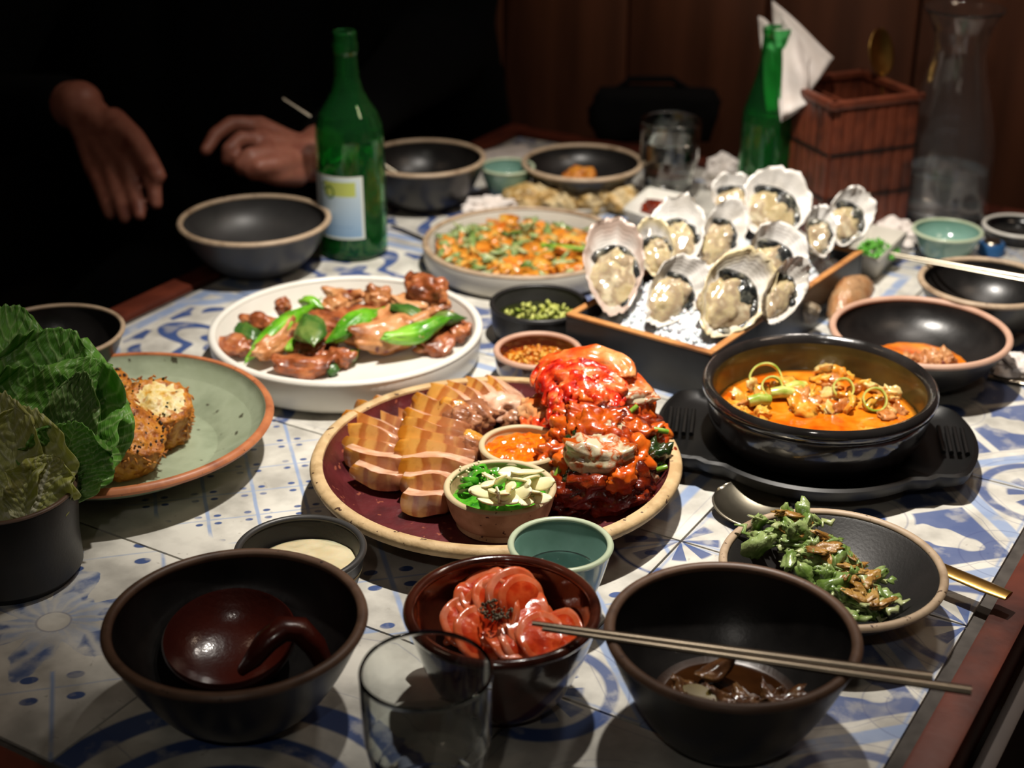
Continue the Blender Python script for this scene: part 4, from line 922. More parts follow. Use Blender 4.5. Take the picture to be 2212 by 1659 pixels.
tag(obj('chili_seeds', join([(cub, MX((g.gauss(-.018, .008), g.gauss(.012, .008), .026+g.random()*.004), (0, g.random(), 0), .0009), 0) for _ in range(26)]), M['seed'], loc=cu2), 'pale chili seeds on the green chili', 'seeds', kind='stuff')

# ------------------------------------------------------------------ kimchi and seasoned oysters
base = at(1318, 1020, zp)
def flatten(me, z0):
    for v in me.vertices: v.co.z = max(v.co.z, z0)
    return me
tag(obj('kimchi_mound', flatten(blob(.040, .046, .030, .32, 2.2, 4, 5, fine=.06), -.0155), M['redpaste'], loc=base+Vector((0, .006, .016))), 'dark red seasoned mound under the kimchi and oysters', 'kimchi', kind='stuff')
def ribbon(pts_px, wid, amp, seed, th=.0016, nu=26, nv=10, nrm=None):
    P_ = [at(a, b_, z) for a, b_, z in pts_px]; n = len(P_)-1
    def cr_(u):
        s = u*n; i = min(int(s), n-1); f_ = s-i; p0, p1, p2, p3 = P_[max(i-1, 0)], P_[i], P_[i+1], P_[min(i+2, n)]
        return .5*((2*p1)+(p2-p0)*f_+(2*p0-5*p1+4*p2-p3)*f_*f_+(3*p1-p0-3*p2+p3)*f_**3)
    c0 = P_[0]
    def f(u, v):
        p = cr_(u); tn = (cr_(min(1, u+.02))-cr_(max(0, u-.02))).normalized(); nn = (nrm or (UP*.7-FW)).normalized(); sd = tn.cross(nn).normalized(); nn = sd.cross(tn)
        w_ = wid*(.65+.45*sin(pi*u))*(1+.25*noise.noise(Vector((u*4, seed, v*2))))
        s = (v-.5); arch = -abs(s)**2*wid*.9
        return p-c0+sd*s*w_+nn*(arch+amp*noise.noise(Vector((u*7+seed, v*5, seed)))+amp*.5*noise.noise(Vector((u*17, v*13+seed, 2)))+.0011*sin(v*22+2.5*noise.noise(Vector((u*5, v*2, seed)))))
    return sheet(f, nu, nv, th), c0
KR = [([(1166, 792, .062), (1215, 775, .070), (1280, 768, .074), (1335, 785, .072), (1352, 815, .066)], .020, .003, 'kimchiwhite', 'pale orange kimchi stem arching over the top'),
      ([(1175, 850, .055), (1195, 812, .066), (1245, 800, .072), (1300, 815, .070), (1350, 850, .062)], .022, .005, 'kimchi', 'bright red kimchi leaf folded below the top stem'),
      ([(1185, 880, .050), (1205, 840, .062), (1250, 825, .068), (1290, 840, .066), (1310, 870, .060)], .020, .006, 'kimchi', 'wrinkled red kimchi leaf at the centre of the fold'),
      ([(1160, 835, .052), (1180, 800, .062), (1215, 790, .068)], .016, .004, 'kimchi', 'red kimchi flap at the upper left'),
      ([(1340, 800, .066), (1372, 835, .058), (1390, 880, .046), (1395, 910, .034)], .020, .003, 'kimchiwhite', 'orange kimchi stem running down the right side'),
      ([(1230, 870, .060), (1245, 840, .066), (1270, 825, .068), (1300, 825, .067)], .012, .005, 'kimchi', 'narrow red kimchi strip in the middle'),
      ([(1125, 875, .036), (1160, 872, .042), (1195, 880, .044), (1225, 890, .046)], .026, .004, 'kimchiwhite', 'pale kimchi stem sticking out left above the sauce cup'),
      ([(1130, 905, .030), (1165, 905, .036), (1200, 900, .042)], .022, .004, 'kimchi', 'red kimchi leaf tip hanging over the sauce cup'),
      ([(1205, 910, .048), (1215, 870, .056), (1220, 835, .062)], .018, .005, 'kimchi', 'red kimchi leaf on the left flank'),
      ([(1320, 880, .058), (1330, 850, .062), (1345, 825, .064)], .016, .004, 'kimchi', 'red kimchi leaf on the right shoulder')]
for k, (pts, wd, am, m, lab) in enumerate(KR):
    me, c0 = ribbon(pts, wd, am, k*3.3); tag(obj('kimchi_leaf', me, M[m], loc=c0), lab+' of the kimchi pile', 'kimchi')
# lumps down the front: (px, py, z, sx, sy, sz, kind, label)
OY = [(1262, 868, .060, .014, .010, .010, 'radish', 'round orange lump below the red kimchi'), (1340, 858, .062, .024, .007, .007, 'oysterpale', 'long grey seasoned oyster lying on top of the pile'), (1385, 905, .046, .011, .012, .012, 'oysterred', 'dark red lump at the right shoulder'),
      (1300, 905, .058, .018, .008, .007, 'oysterred', 'orange oyster below the long grey one'), (1240, 900, .054, .016, .007, .007, 'oysterred', 'orange oyster strip at the left of the pile'), (1280, 925, .056, .015, .012, .010, 'oysterred', 'glossy red oyster in the middle of the pile'), (1318, 935, .055, .013, .009, .008, 'oysterpale', 'pinkish oyster in the middle of the pile'),
      (1225, 940, .046, .012, .012, .012, 'radish', 'orange radish lump left of the pile centre'), (1255, 955, .050, .010, .009, .008, 'darkgreen', 'glossy dark green leaf fold left of centre'), (1292, 985, .052, .022, .013, .012, 'oysterpale', 'big pale grey oyster bulging from the front of the pile'), (1340, 965, .052, .012, .012, .010, 'oysterred', 'red oyster right of the pale one'),
      (1375, 945, .047, .013, .012, .011, 'oysterred', 'red lump on the right side of the pile'), (1405, 950, .038, .013, .013, .013, 'radish', 'orange lump near the right rim'), (1412, 985, .032, .011, .010, .012, 'oysterred', 'red lump against the right rim'), (1365, 990, .044, .013, .012, .012, 'radish', 'bright orange lump right of the pale oyster'),
      (1205, 985, .038, .013, .010, .010, 'oysterred', 'orange oyster touching the sauce cup'), (1228, 1010, .036, .010, .010, .012, 'radish', 'orange radish piece above the garlic cup'), (1330, 1035, .040, .012, .010, .012, 'radish', 'orange radish cube at the front of the pile'), (1290, 1045, .036, .020, .012, .012, 'redpaste', 'dark sauced lump at the front of the pile'),
      (1240, 1065, .028, .016, .012, .012, 'redpaste', 'dark red lump beside the garlic cup'), (1370, 1045, .030, .014, .012, .012, 'redpaste', 'dark sauced lump right of the radish cube'), (1392, 1032, .026, .009, .008, .009, 'oysterpale', 'small pale oyster at the lower right of the pile'), (1408, 1012, .028, .009, .010, .011, 'darkgreen', 'dark green leaf lump at the right rim'),
      (1400, 990, .038, .012, .010, .012, 'darkgreen', 'dark green leaf on the right flank'), (1250, 1035, .036, .010, .008, .010, 'darkgreen', 'dark green leaf above the garlic cup side'), (1325, 905, .054, .010, .008, .008, 'radish', 'small orange radish under the long grey oyster'), (1290, 960, .054, .009, .006, .006, 'oysterpale', 'small tan kernel above the pale oyster'),
      (1350, 915, .052, .012, .009, .009, 'oysterred', 'red oyster under the stem pieces'), (1215, 1025, .030, .009, .007, .007, 'oysterpale', 'small pinkish oyster beside the cup rim'), (1310, 1070, .024, .022, .014, .010, 'redpaste', 'dark sauced lump low at the front'), (1372, 1062, .020, .016, .012, .009, 'redpaste', 'dark sauced lump low at the right'), (1230, 1090, .018, .014, .010, .008, 'redpaste', 'dark red lump lowest by the garlic cup')]
for k, (px, py, z, a, b_, c_, m, lab) in enumerate(OY):
    o = obj('seasoned_piece', blob(a*1.12, b_*1.12, c_*1.12, .3 if m == 'oysterpale' else .5, 1.6, k+11, 4, bend=(.25 if k % 2 else -.2), square=.25 if m == 'radish' else 0, fine=.03), M[m]); frame(o, at(px, py, z-.006), RI+UP*rnd.uniform(-.5, .6), -FW+UP*1.2); tag(o, lab, 'seasoned seafood')
for k, (px, py, a, L_) in enumerate(((1364, 888, .7, .011), (1372, 918, -1.0, .012), (1242, 912, .05, .014), (1392, 1022, 1.4, .008), (1428, 930, -.2, .010), (1205, 1020, 1.1, .018), (1430, 1012, .3, .007), (1330, 975, 1.2, .008))):
    o = obj('scallion_piece', tube([(-L_/2, 0, 0), (0, 0, .0008), (L_/2, 0, 0)], .0019, 8), M['stem']); frame(o, at(px, py, .058-.0002*(py-880)), RI*cos(a)+UP*sin(a), -FW); tag(o, 'short cut green stem, %s' % ['on the upper right of the oyster pile', 'just below the uppermost stem piece', 'lying level at the left of the oyster pile', 'near the small pale oyster low right', 'at the right rim of the platter', 'standing by the garlic cup', 'lowest at the right rim', 'beside the big pale oyster'][k], 'stem', 'green stem pieces')
g = random.Random(5)
bits = []
for _ in range(260):
    px, py = g.uniform(1200, 1415), g.uniform(870, 1075); z = .066-.00019*(py-850)-abs(px-1310)*.00012
    bits.append((cub, MX(at(px, py, max(z, .02)+.001), (g.random()*6, g.random()*6, 0), g.uniform(.0006, .0022)), g.choice((0, 0, 1, 1, 2))))
tag(obj('seasoning_bits', join(bits), [M['oysterred'], M['redpaste'], M['seed']]), 'sesame seeds and chili bits over the seasoned oysters', 'seasoning', kind='stuff')

# ------------------------------------------------------------------ grilled pork and peppers on the white plate
def elong(name, p0, p1, w_, hgt, m, seed, lab, cat, group=None, amp=.28, taper=0, fine=.0, bend=.2, sub=4):
    P0, P1 = at(*p0), at(*p1); L_ = (P1-P0).length; me = blob(L_/2, w_, hgt, amp, 1.5, seed, sub, bend=bend, fine=fine)
    if taper:
        for v in me.vertices:
            k = 1-taper*max(0, v.co.x/(L_/2))**2-taper*.4*max(0, -v.co.x/(L_/2))**3; v.co.y *= max(.15, k); v.co.z *= max(.15, k)
    o = obj(name, me, m); frame(o, (P0+P1)/2, P1-P0, (0, -.2, 1)); return tag(o, lab, cat, group)
MT = [((470, 745, .016), (545, 752, .016), .011, .008, 'porkred', 'reddish pork tip at the left end'), ((535, 700, .020), (595, 705, .024), .010, .010, 'porkred', 'browned pork lump at the left'), ((600, 675, .026), (622, 650, .030), .006, .008, 'porkred', 'small upright pork chip at the left back'), ((550, 775, .018), (640, 706, .026), .0095, .009, 'pork', 'long pork strip under the first pepper'),
      ((580, 790, .013), (720, 792, .014), .012, .008, 'porkred', 'flat reddish pork piece at the front'), ((755, 735, .024), (838, 678, .032), .010, .008, 'pork', 'pork strip in the centre'), ((752, 745, .020), (925, 705, .026), .017, .012, 'pork', 'large pale pork piece in the centre'), ((700, 636, .032), (792, 650, .030), .007, .007, 'pork', 'narrow pork strip along the back'),
      ((790, 640, .034), (846, 648, .034), .011, .010, 'pork', 'knobbly pork piece at the back'), ((700, 672, .028), (752, 655, .032), .010, .009, 'pork', 'pork piece left of the bright pepper'), ((836, 655, .032), (970, 668, .030), .014, .009, 'pork', 'wide pork piece on the right back'), ((880, 612, .046), (965, 650, .036), .014, .013, 'porkred', 'curled dark pork piece standing at the right back'),
      ((888, 598, .050), (915, 640, .038), .010, .010, 'porkred', 'upright pork curl at the far right back'), ((895, 750, .012), (985, 738, .013), .014, .008, 'porkred', 'charred red pork slice at the right'), ((965, 715, .018), (1015, 716, .016), .011, .008, 'porkred', 'pork piece at the right rim'), ((715, 768, .015), (765, 778, .014), .009, .008, 'porkred', 'small charred bit at the front centre'),
      ((620, 745, .016), (740, 745, .018), .020, .009, 'porkred', 'dark pork piece beneath the peppers'), ((680, 700, .020), (880, 700, .022), .022, .009, 'porkred', 'dark pork layer beneath the heap'), ((640, 780, .013), (700, 760, .016), .010, .007, 'porkred', 'browned pork scrap near the front'), ((930, 690, .022), (985, 700, .020), .012, .008, 'pork', 'pork slice behind the right pepper')]
for k, (a, b_, w_, h_, m, lab) in enumerate(MT): elong('pork_piece', a, b_, w_, h_, M[m], k+2, lab+' of the white plate', 'meat', amp=.4, fine=.03)
PP = [((522, 772, .022), (690, 640, .040), .0075, .0065, 'pepper', 'long glossy green pepper slanting at the left'), ((668, 685, .038), (678, 755, .026), .013, .007, 'pepperdark', 'broad wilted green pepper in the centre left'), ((708, 735, .028), (832, 655, .042), .0105, .008, 'pepper', 'bright green pepper across the centre'), ((826, 758, .018), (978, 682, .034), .0092, .0078, 'pepper', 'bright green pepper pointing to the front right'),
      ((835, 656, .038), (930, 690, .034), .007, .005, 'pepperdark', 'dull green pepper behind the centre'), ((520, 712, .018), (555, 735, .018), .011, .007, 'pepperdark', 'dark green pepper fold at the left end'), ((645, 645, .036), (702, 664, .034), .0055, .0055, 'pepper', 'green pepper stem end at the back left'), ((618, 768, .016), (642, 722, .024), .0048, .0045, 'pepper', 'small green pepper tip under the strips'),
      ((925, 684, .032), (1008, 690, .028), .0065, .0055, 'pepperdark', 'olive green pepper end at the right'), ((662, 765, .014), (700, 768, .014), .007, .005, 'pepper', 'green pepper bit at the front'), ((745, 785, .012), (775, 750, .018), .0045, .004, 'pepper', 'thin green pepper piece near the bare plate'), ((705, 798, .011), (735, 800, .011), .006, .005, 'pepperdark', 'small green bit at the front rim')]
for k, (a, b_, w_, h_, m, lab) in enumerate(PP): elong('green_pepper', a, b_, w_, h_, M[m], k+40, lab+' of the pork plate', 'pepper', amp=.22, taper=.75, bend=.35 if k % 2 else -.2)
# ------------------------------------------------------------------ vegetable pancake on the grey plate
pj = thing('vegetable_pancake', 'round scallion and batter pancake on the grey plate', 'pancake', cj+Vector((0, 0, .0050)))
rp = rj*.86
obj('batter_disc', disc(rp, .009, 72, 24, .004, 50, 3), M['batter'], pj)
g = random.Random(15); A_, B_ = [], []
lump = [blob(1, .8, .35, .55, 1.7, s, 3, fine=.14) for s in range(5)]
for _ in range(90):
    a = g.uniform(0, 2*pi); q = sqrt(g.random())*rp*.95; s = g.uniform(.006, .013)
    A_.append((g.choice(lump), MX((q*cos(a), q*sin(a), .010+g.uniform(0, .004)), (g.gauss(0, .3), g.gauss(0, .3), g.random()*6), s), g.choice((0, 0, 1))))
obj('browned_patches', join(A_), [M['batter'], mat('orange_fried_batter', ['c06a14', 'd88a2c', 'b85a10'], 60, .3, coat=.4, bump=.5)], pj)['kind'] = 'stuff'
for _ in range(190):
    a = g.uniform(0, 2*pi); q = sqrt(g.uniform(.0, 1))*rp*.98; s = g.uniform(.003, .007)
    if g.random() < .5 and not (2.2 < a < 4.2): continue
    B_.append((g.choice(lump), MX((q*cos(a), q*sin(a), .012+g.uniform(0, .004)), (g.gauss(0, .4), g.gauss(0, .4), g.random()*6), (s*g.uniform(1, 2.6), s*.8, s)), g.choice((0, 1, 0))))
obj('greens', join(B_), [M['greens'], M['palegreens']], pj)['kind'] = 'stuff'
obj('scallion_stalk', tube([(.015, -.004, .017), (.04, -.010, .017), (.065, -.014, .016)], .003, 8), M['stem'], pj)
# pile of browned leftovers behind it + tissue
lo = at(1236, 440)
g = random.Random(31)
labs = ['leftmost', 'second from the left', 'third from the left', 'fourth from the left', 'fifth from the left', 'sixth from the left', 'seventh from the left', 'rightmost']
for k in range(8):
    px = 1130+k*30; p = at(px, 425+6*(k % 2), .014)
    o = obj('browned_fritter', blob(.020, .017, .013, .4, 1.6, k+60, 4, fine=.05), mat('pale_fritter', ['8a6a34', 'b8965a', 'cdb88c', '6a5638'], 60, .5, bump=.8, bscale=150) if k == 0 else bpy.data.materials['pale_fritter'], loc=p, rot=(g.random(), g.random()*.5, g.random()*6)); tag(o, 'pale brown fritter behind the pancake plate, %s' % labs[k], 'food', 'fritters behind the pancake')
pl = thing('side_plate', 'low pale plate under the fritters behind the pancake', 'plate', Vector((at(1236, 432).x, at(1236, 432).y, 0)))
obj('body', lathe([(0, .001), (.04, 0), (.056, .004), (.058, .007), (.055, .0075), (.04, .004), (0, .003)], 60), M['greywhite'], pl)
def crumple(lab, px, py, s, seed, z=.008, sy=.8, sz=.45):
    o = obj('crumpled_tissue', blob(s, s*sy, s*sz, .55, 2.2, seed, 4, sharp=25, fine=.08), M['napkin'], loc=at(px, py, z)); return tag(o, lab, 'tissue')
crumple('crumpled white tissue left behind the pancake plate', 1062, 452, .026, 2)
crumple('crumpled tissue at the right edge beside the rosy rimmed bowl', 2200, 790, .020, 3)
crumple('white tissue behind the oysters beside the green bottle', 1562, 372, .018, 4, .02, .6, 1.0)
crumple('crumpled tissue between the bamboo box and the square dish', 1935, 505, .028, 6, .008)
o = obj('paper_sheet', sheet(lambda u, v: Vector(((u-.5)*.11, (v-.5)*.07, .002+.004*fbm(Vector((u*3, v*3, 1))))), 16, 12, .0006), M['napkin'], loc=at(1075, 345, .001), rot=(0, 0, .5)); tag(o, 'flat white paper lying at the far corner of the table', 'paper')

# ------------------------------------------------------------------ oyster tray
hT = .044
tFL, tFR, tBR = at(1223, 677, hT), at(1538, 764, hT), at(1838, 536, hT)
ex = (tFR-tFL); Wt = ex.length; ex = ex.normalized(); ey = Vector((-ex.y, ex.x, 0)); Dt = (tBR-tFR).dot(ey)
tc_ = tFL+ex*Wt/2+ey*Dt/2; TA = math.atan2(ex.y, ex.x)
tr = thing('oyster_tray', 'black sided wooden tray with orange edges filled with ice', 'tray', (tc_.x, tc_.y, 0), TA)
wt_ = .006
for nm, cx_, cy_, sx_, sy_ in (('front_side', 0, -Dt/2+wt_/2, Wt, wt_), ('back_side', 0, Dt/2-wt_/2, Wt, wt_), ('left_side', -Wt/2+wt_/2, 0, wt_, Dt-2*wt_), ('right_side', Wt/2-wt_/2, 0, wt_, Dt-2*wt_)):
    s = obj(nm, box(sx_, sy_, hT-.002, .0006, cz=(hT-.002)/2), M['trayblack'], tr, (cx_, cy_, 0)); obj('wood_edge', box(sx_, sy_+.0006, .0022, .0005, cz=hT-.001), M['traywood'], s)
obj('tray_floor', box(Wt-.01, Dt-.01, .003, cz=.0035), M['trayblack'], tr)
NI = 90
def icef(u, v):
    x, y = (u-.5)*(Wt-2*wt_-.001), (v-.5)*(Dt-2*wt_-.001); e = min(u, 1-u, v, 1-v)*2
    z = .030+.022*min(1, e*2.4)+.004*fbm(Vector((x*40, y*40, 1)), 2)+.0024*noise.noise(Vector((x*230, y*230, 3)))+.0018*noise.noise(Vector((x*460, y*460, 3)))
    return Vector((x, y, z))
ic = obj('crushed_ice', sheet(icef, NI, NI, .0), M['ice'], loc=(tc_.x, tc_.y, 0), rot=(0, 0, TA)); tag(ic, 'crushed ice heaped in the oyster tray', 'ice', kind='stuff')
g = random.Random(2); iceb = []
for _ in range(900):
    u, v = g.random(), g.random(); p = icef(u, v); iceb.append((cub, MX(p+Vector((0, 0, .0005)), (g.random()*6, g.random()*6, 0), g.uniform(.0010, .0028)), 0))
tag(obj('ice_chips', join(iceb), M['ice'], loc=(tc_.x, tc_.y, 0), rot=(0, 0, TA)), 'loose ice chips among the oysters', 'ice', kind='stuff')
def oyster_meshes(L_, Wd, seed, depth=.012):
    NR, NA = 12, 56; vs, fs, uv, mi = [], [], [], []
    def outline(a):
        y = cos(a); x = sin(a)                                        # y up: +1 top, -1 hinge
        wid = Wd/2*(.62+.42*(y*.5+.5)**.8)
        k = 1+.07*noise.noise(Vector((cos(a)*2+seed, sin(a)*2, seed)))+.06*noise.noise(Vector((cos(a)*6, sin(a)*6, seed)))+.07*noise.noise(Vector((cos(a)*14, sin(a)*14, seed)))*(y*.5+.5)
        return Vector((x*wid*k, y*L_/2*k, 0))
    def surf(rr_, a, out):
        p = outline(a)*rr_; d = -depth*(1-rr_**2.6)
        ed = rr_**4*.0035*noise.noise(Vector((cos(a)*6+seed, sin(a)*6, rr_)))+rr_**3*.004*noise.noise(Vector((cos(a)*1.7+seed, sin(a)*1.7, 5)))
        z = d+ed+(.0016*noise.noise(Vector((p.x*120, p.y*120, seed))) if not out else 0)
        if out: z -= .0035*(1-rr_**8)+.003*(1-rr_)+.0022*abs(noise.noise(Vector((rr_*9, cos(a)*3, sin(a)*3+seed)))); p = p*(1.0+.02*(1-rr_))
        p.z = z+L_*.10*(p.y/L_*2)**2*.35
        return p
    for s_ in (0, 1):
        b0 = len(vs); vs.append(surf(.001, 0, s_)); uv.append((0, 0))
        for q in range(1, NR+1):
            for i in range(NA):
                a = 2*pi*i/NA; vs.append(surf(q/NR, a, s_)); uv.append((q/NR, i/NA))
        for i in range(NA):
            j = (i+1) % NA; f_ = [(b0, b0+1+j, b0+1+i)]
            for q in range(NR-1):
                A, B = b0+1+q*NA, b0+1+(q+1)*NA; f_.append((A+i, A+j, B+j, B+i))
            for x_ in f_: fs.append(x_ if not s_ else tuple(reversed(x_))); mi.append(s_)
        if s_ == 0: top_ = b0+1+(NR-1)*NA
        else: bot_ = b0+1+(NR-1)*NA
    for i in range(NA):
        j = (i+1) % NA; fs.append((top_+i, top_+j, bot_+j, bot_+i)); mi.append(1)
    return mesh('shell', vs, fs, sharp=0, mi=mi, uv=uv)
def oyster(label, hinge, top_, wpx, z0, lean, seed, mant=.5, roll=0, z_up=None, nometa=False):
    Hh = at(hinge[0], hinge[1], z0); dpt = dep(Hh)
    dx = (top_[0]-hinge[0])/FPX*dpt; dy = (hinge[1]-top_[1])/FPX*dpt
    ax_ = RI*dx+UP*dy; flat_len = ax_.length; ax_ = (ax_.normalized()*cos(lean)+FW*sin(lean)); L_ = flat_len/cos(lean)
    Wd = wpx/FPX*dpt*1.14
    nrm = (-FW+UP*.0+RI*roll); nrm = (nrm-ax_*nrm.dot(ax_)).normalized()
    o = thing('oyster', label, 'oyster', Hh, 0, 'oysters on the ice tray'); xa = ax_.cross(nrm)
    o.matrix_world = Matrix((xa, ax_, nrm)).transposed().to_4x4(); o.location = Hh+ax_*L_/2+nrm*.004
    obj('shell', oyster_meshes(L_, Wd, seed), [M['shellin'], M['shellout']], o)
    if not nometa:
        me = blob(Wd*.31, L_*.29, .0065, .3, 1.6, seed, 4, fine=.03); obj('meat', me, M['oymeat'], o, (Wd*.01, -L_*.10, -.0065))
        fr = []; g_ = random.Random(seed)
        for k in range(26):
            a = R(-70+k*8.5) if mant > .3 else R(10+k*5)
            wv = 1+.05*sin(k*1.1); fr.append((Wd*.35*cos(a)*wv, -L_*.08+L_*.30*sin(a)*wv, -.0055+.0014*sin(k*1.3)))
        obj('mantle', tube(fr, [(.0022+.0016*mant)*(1+.25*sin(k*.9)) for k in range(26)], 8), M['oyfrill'], o)
        b2_ = blob(Wd*.16, L_*.13, .004, .4, 2, seed+3, 3, fine=.05); obj('gill', b2_, M['oyfrill'] if mant > .6 else M['oymeat'], o, (Wd*.08, L_*.08, -.0045))
    return o
OS = [('grey pink upright oyster at the front left corner of the tray', (1325, 690), (1332, 466), 134, .040, .35, 1, .5, 0), ('yellow edged oyster second along the tray front', (1398, 705), (1518, 560), 118, .042, .30, 2, .3, .1), ('large white oyster at the tray front right', (1520, 728), (1655, 548), 150, .042, .30, 3, .8, .1),
      ('wide pale oyster behind the large front right one', (1640, 640), (1712, 482), 130, .052, .35, 4, .9, .15), ('domed cream shell oyster in the second row', (1452, 600), (1475, 420), 120, .052, .35, 5, .2, -.1), ('narrow pale oyster between the front left oysters', (1428, 610), (1408, 470), 84, .050, .3, 6, .2, .1),
      ('yellowish slanting oyster in the middle of the tray', (1512, 590), (1606, 430), 92, .052, .35, 7, .3, .1), ('big ruffled oyster with black mantle in the back row', (1640, 520), (1712, 366), 150, .056, .3, 8, 1.0, 0), ('grey ruffled oyster farthest back on the tray', (1580, 480), (1592, 372), 100, .054, .3, 9, .6, 0),
      ('small pale oyster near the right back edge', (1768, 560), (1782, 442), 70, .052, .3, 10, .5, .2), ('lilac white ruffled oyster at the right back corner', (1800, 532), (1872, 408), 96, .052, .3, 11, 1.0, .1), ('half buried shell low at the right side of the tray', (1650, 700), (1745, 560), 90, .048, .45, 12, .3, .5)]
for a in OS: oyster(*a[:7], a[7], a[8])
# discarded shells beside the tray
for k, (lab, h_, t_, w_, m_) in enumerate((('empty brown orange shell lying between the tray and rosy rimmed bowl', (1800, 712), (1862, 618), 95, 'shellbrown'), ('small pale empty shell beside the stone pot', (1742, 712), (1762, 672), 44, 'shellin'))):
    Hh = at(h_[0], h_[1], .006); dpt = dep(Hh); ax_ = (at(t_[0], t_[1], .02)-Hh); L_ = ax_.length; o = thing('empty_shell', lab, 'shell', Hh)
    nn = Vector((.2, .1, -1)); ax_.normalize(); nn = (nn-ax_*nn.dot(ax_)).normalized(); o.matrix_world = Matrix((ax_.cross(nn), ax_, nn)).transposed().to_4x4(); o.location = Hh+ax_*L_/2+Vector((0, 0, .006))
    if k == 0: M['shellbrown'] = mat('brown_orange_shell', ['8a5a34', 'a8744a', 'b08a64', '6a4a34'], 40, .35, coat=.4, bump=.3)
    obj('shell', oyster_meshes(L_*1.05, w_/FPX*dpt, 33+k), [M['shellin'], M[m_] if m_ != 'shellin' else M['shellout']], o)

# ------------------------------------------------------------------ fried rolls on the sage plate
def roll_mesh(r, h_, seed):
    vs, fs = ICO[5]; out, mi = [], []
    for v in vs:
        p = v.copy(); rr_ = sqrt(p.x*p.x+p.y*p.y); m_ = max(rr_, abs(p.z)); p = p/m_ if m_ else p
        p = p.lerp(v, .28); n = 1+.10*fbm(v*2+Vector((seed*5, 0, 0)), 2)+.09*abs(noise.noise(v*7+Vector((seed, 1, 0))))+.06*noise.noise(v*15+Vector((seed, 0, 2)))
        out.append(Vector((p.x*r*n, p.y*r*n*.92, p.z*h_/2*n)))
    for f in fs:
        c = sum((vs[i] for i in f), Vector())/3; mi.append(1 if c.z > .80+.05*noise.noise(c*5) else 0)
    return mesh('roll', out, fs, sharp=0, mi=mi)
FR = [(338, 905, 1.0, .0245, .046, (.35, .85, .15), 'right-hand fried roll with its pale cut end up on the sage plate'), (268, 962, 1.0, .0255, .044, (-.35, -.35, .75), 'front fried roll with shaggy golden crumbs on the sage plate'), (226, 870, 1.0, .0215, .042, (-.1, -.2, 1), 'back fried roll topped with black specks on the sage plate'), (168, 985, 1.0, .021, .036, (.9, .2, .3), 'fried roll mostly hidden behind the lettuce')]
for k, (px, py, _, r_, h_, ax_, lab) in enumerate(FR):
    z_ = .030; p = at(px, py, z_-.003); o = thing('fried_roll', lab, 'fried food', p)
    rm_ = obj('crust', roll_mesh(r_, h_, k), [M['crumb'], M['filling'] if k == 0 else M['crumb']], o)
    if k == 0: za_ = Vector((.25, -.35, .9))
    elif k == 1: za_ = Vector((.55, -.3, .8))
    elif k == 2: za_ = Vector((.1, -.2, 1))
    else: za_ = Vector((-.6, -.2, .8))
    rm_.matrix_local = Matrix.Identity(4); zz = za_.normalized(); xx = Vector((1, 0, 0)); xx = (xx-zz*xx.dot(zz)).normalized(); m4 = Matrix((xx, zz.cross(xx), zz)).transposed().to_4x4(); rm_.matrix_local = m4
    g_ = random.Random(k); fl_ = []
    for _ in range(90):
        a = g_.uniform(0, 2*pi); q = g_.random()**.5*r_*.85; pp = m4 @ Vector((q*cos(a), q*sin(a), h_/2*.98)); fl_.append((cub, MX(pp, (g_.random()*6, g_.random()*6, 0), g_.uniform(.0004, .0013)), 0))
    if k != 0: obj('spice_flecks', join(fl_), M['crumbdark'], o)['kind'] = 'stuff'
    else: obj('herb_flecks', join(fl_[:14]), M['darkgreen'], o)['kind'] = 'stuff'
    sh = []
    for _ in range(160):
        a = g_.uniform(0, 2*pi); zq = g_.uniform(-.45, .5)*h_; pp = m4 @ Vector((r_*1.03*cos(a), r_*.96*sin(a), zq)); sh.append((cub, MX(pp, (g_.random()*6, g_.random()*6, 0), (g_.uniform(.0012, .0035), .0008, .0008)), 0))
    obj('crumbs', join(sh), M['crumb'], o)['kind'] = 'stuff'
for k, (px, py, s) in enumerate(((453, 875, .0028), (360, 958, .0026), (250, 1018, .0025), (306, 830, .0022))):
    tag(obj('food_crumb', blob(s, s*.7, s*.5, .4, 2, k, 2), M['crumb'] if k % 2 else M['crumbdark'], loc=at(px, py, .0135)), 'stray crumb on the sage plate, %s' % ['dark one right of the rolls', 'pale one in front of the right-hand roll', 'pale one by the front rim', 'dark one behind the rolls'][k], 'crumb')

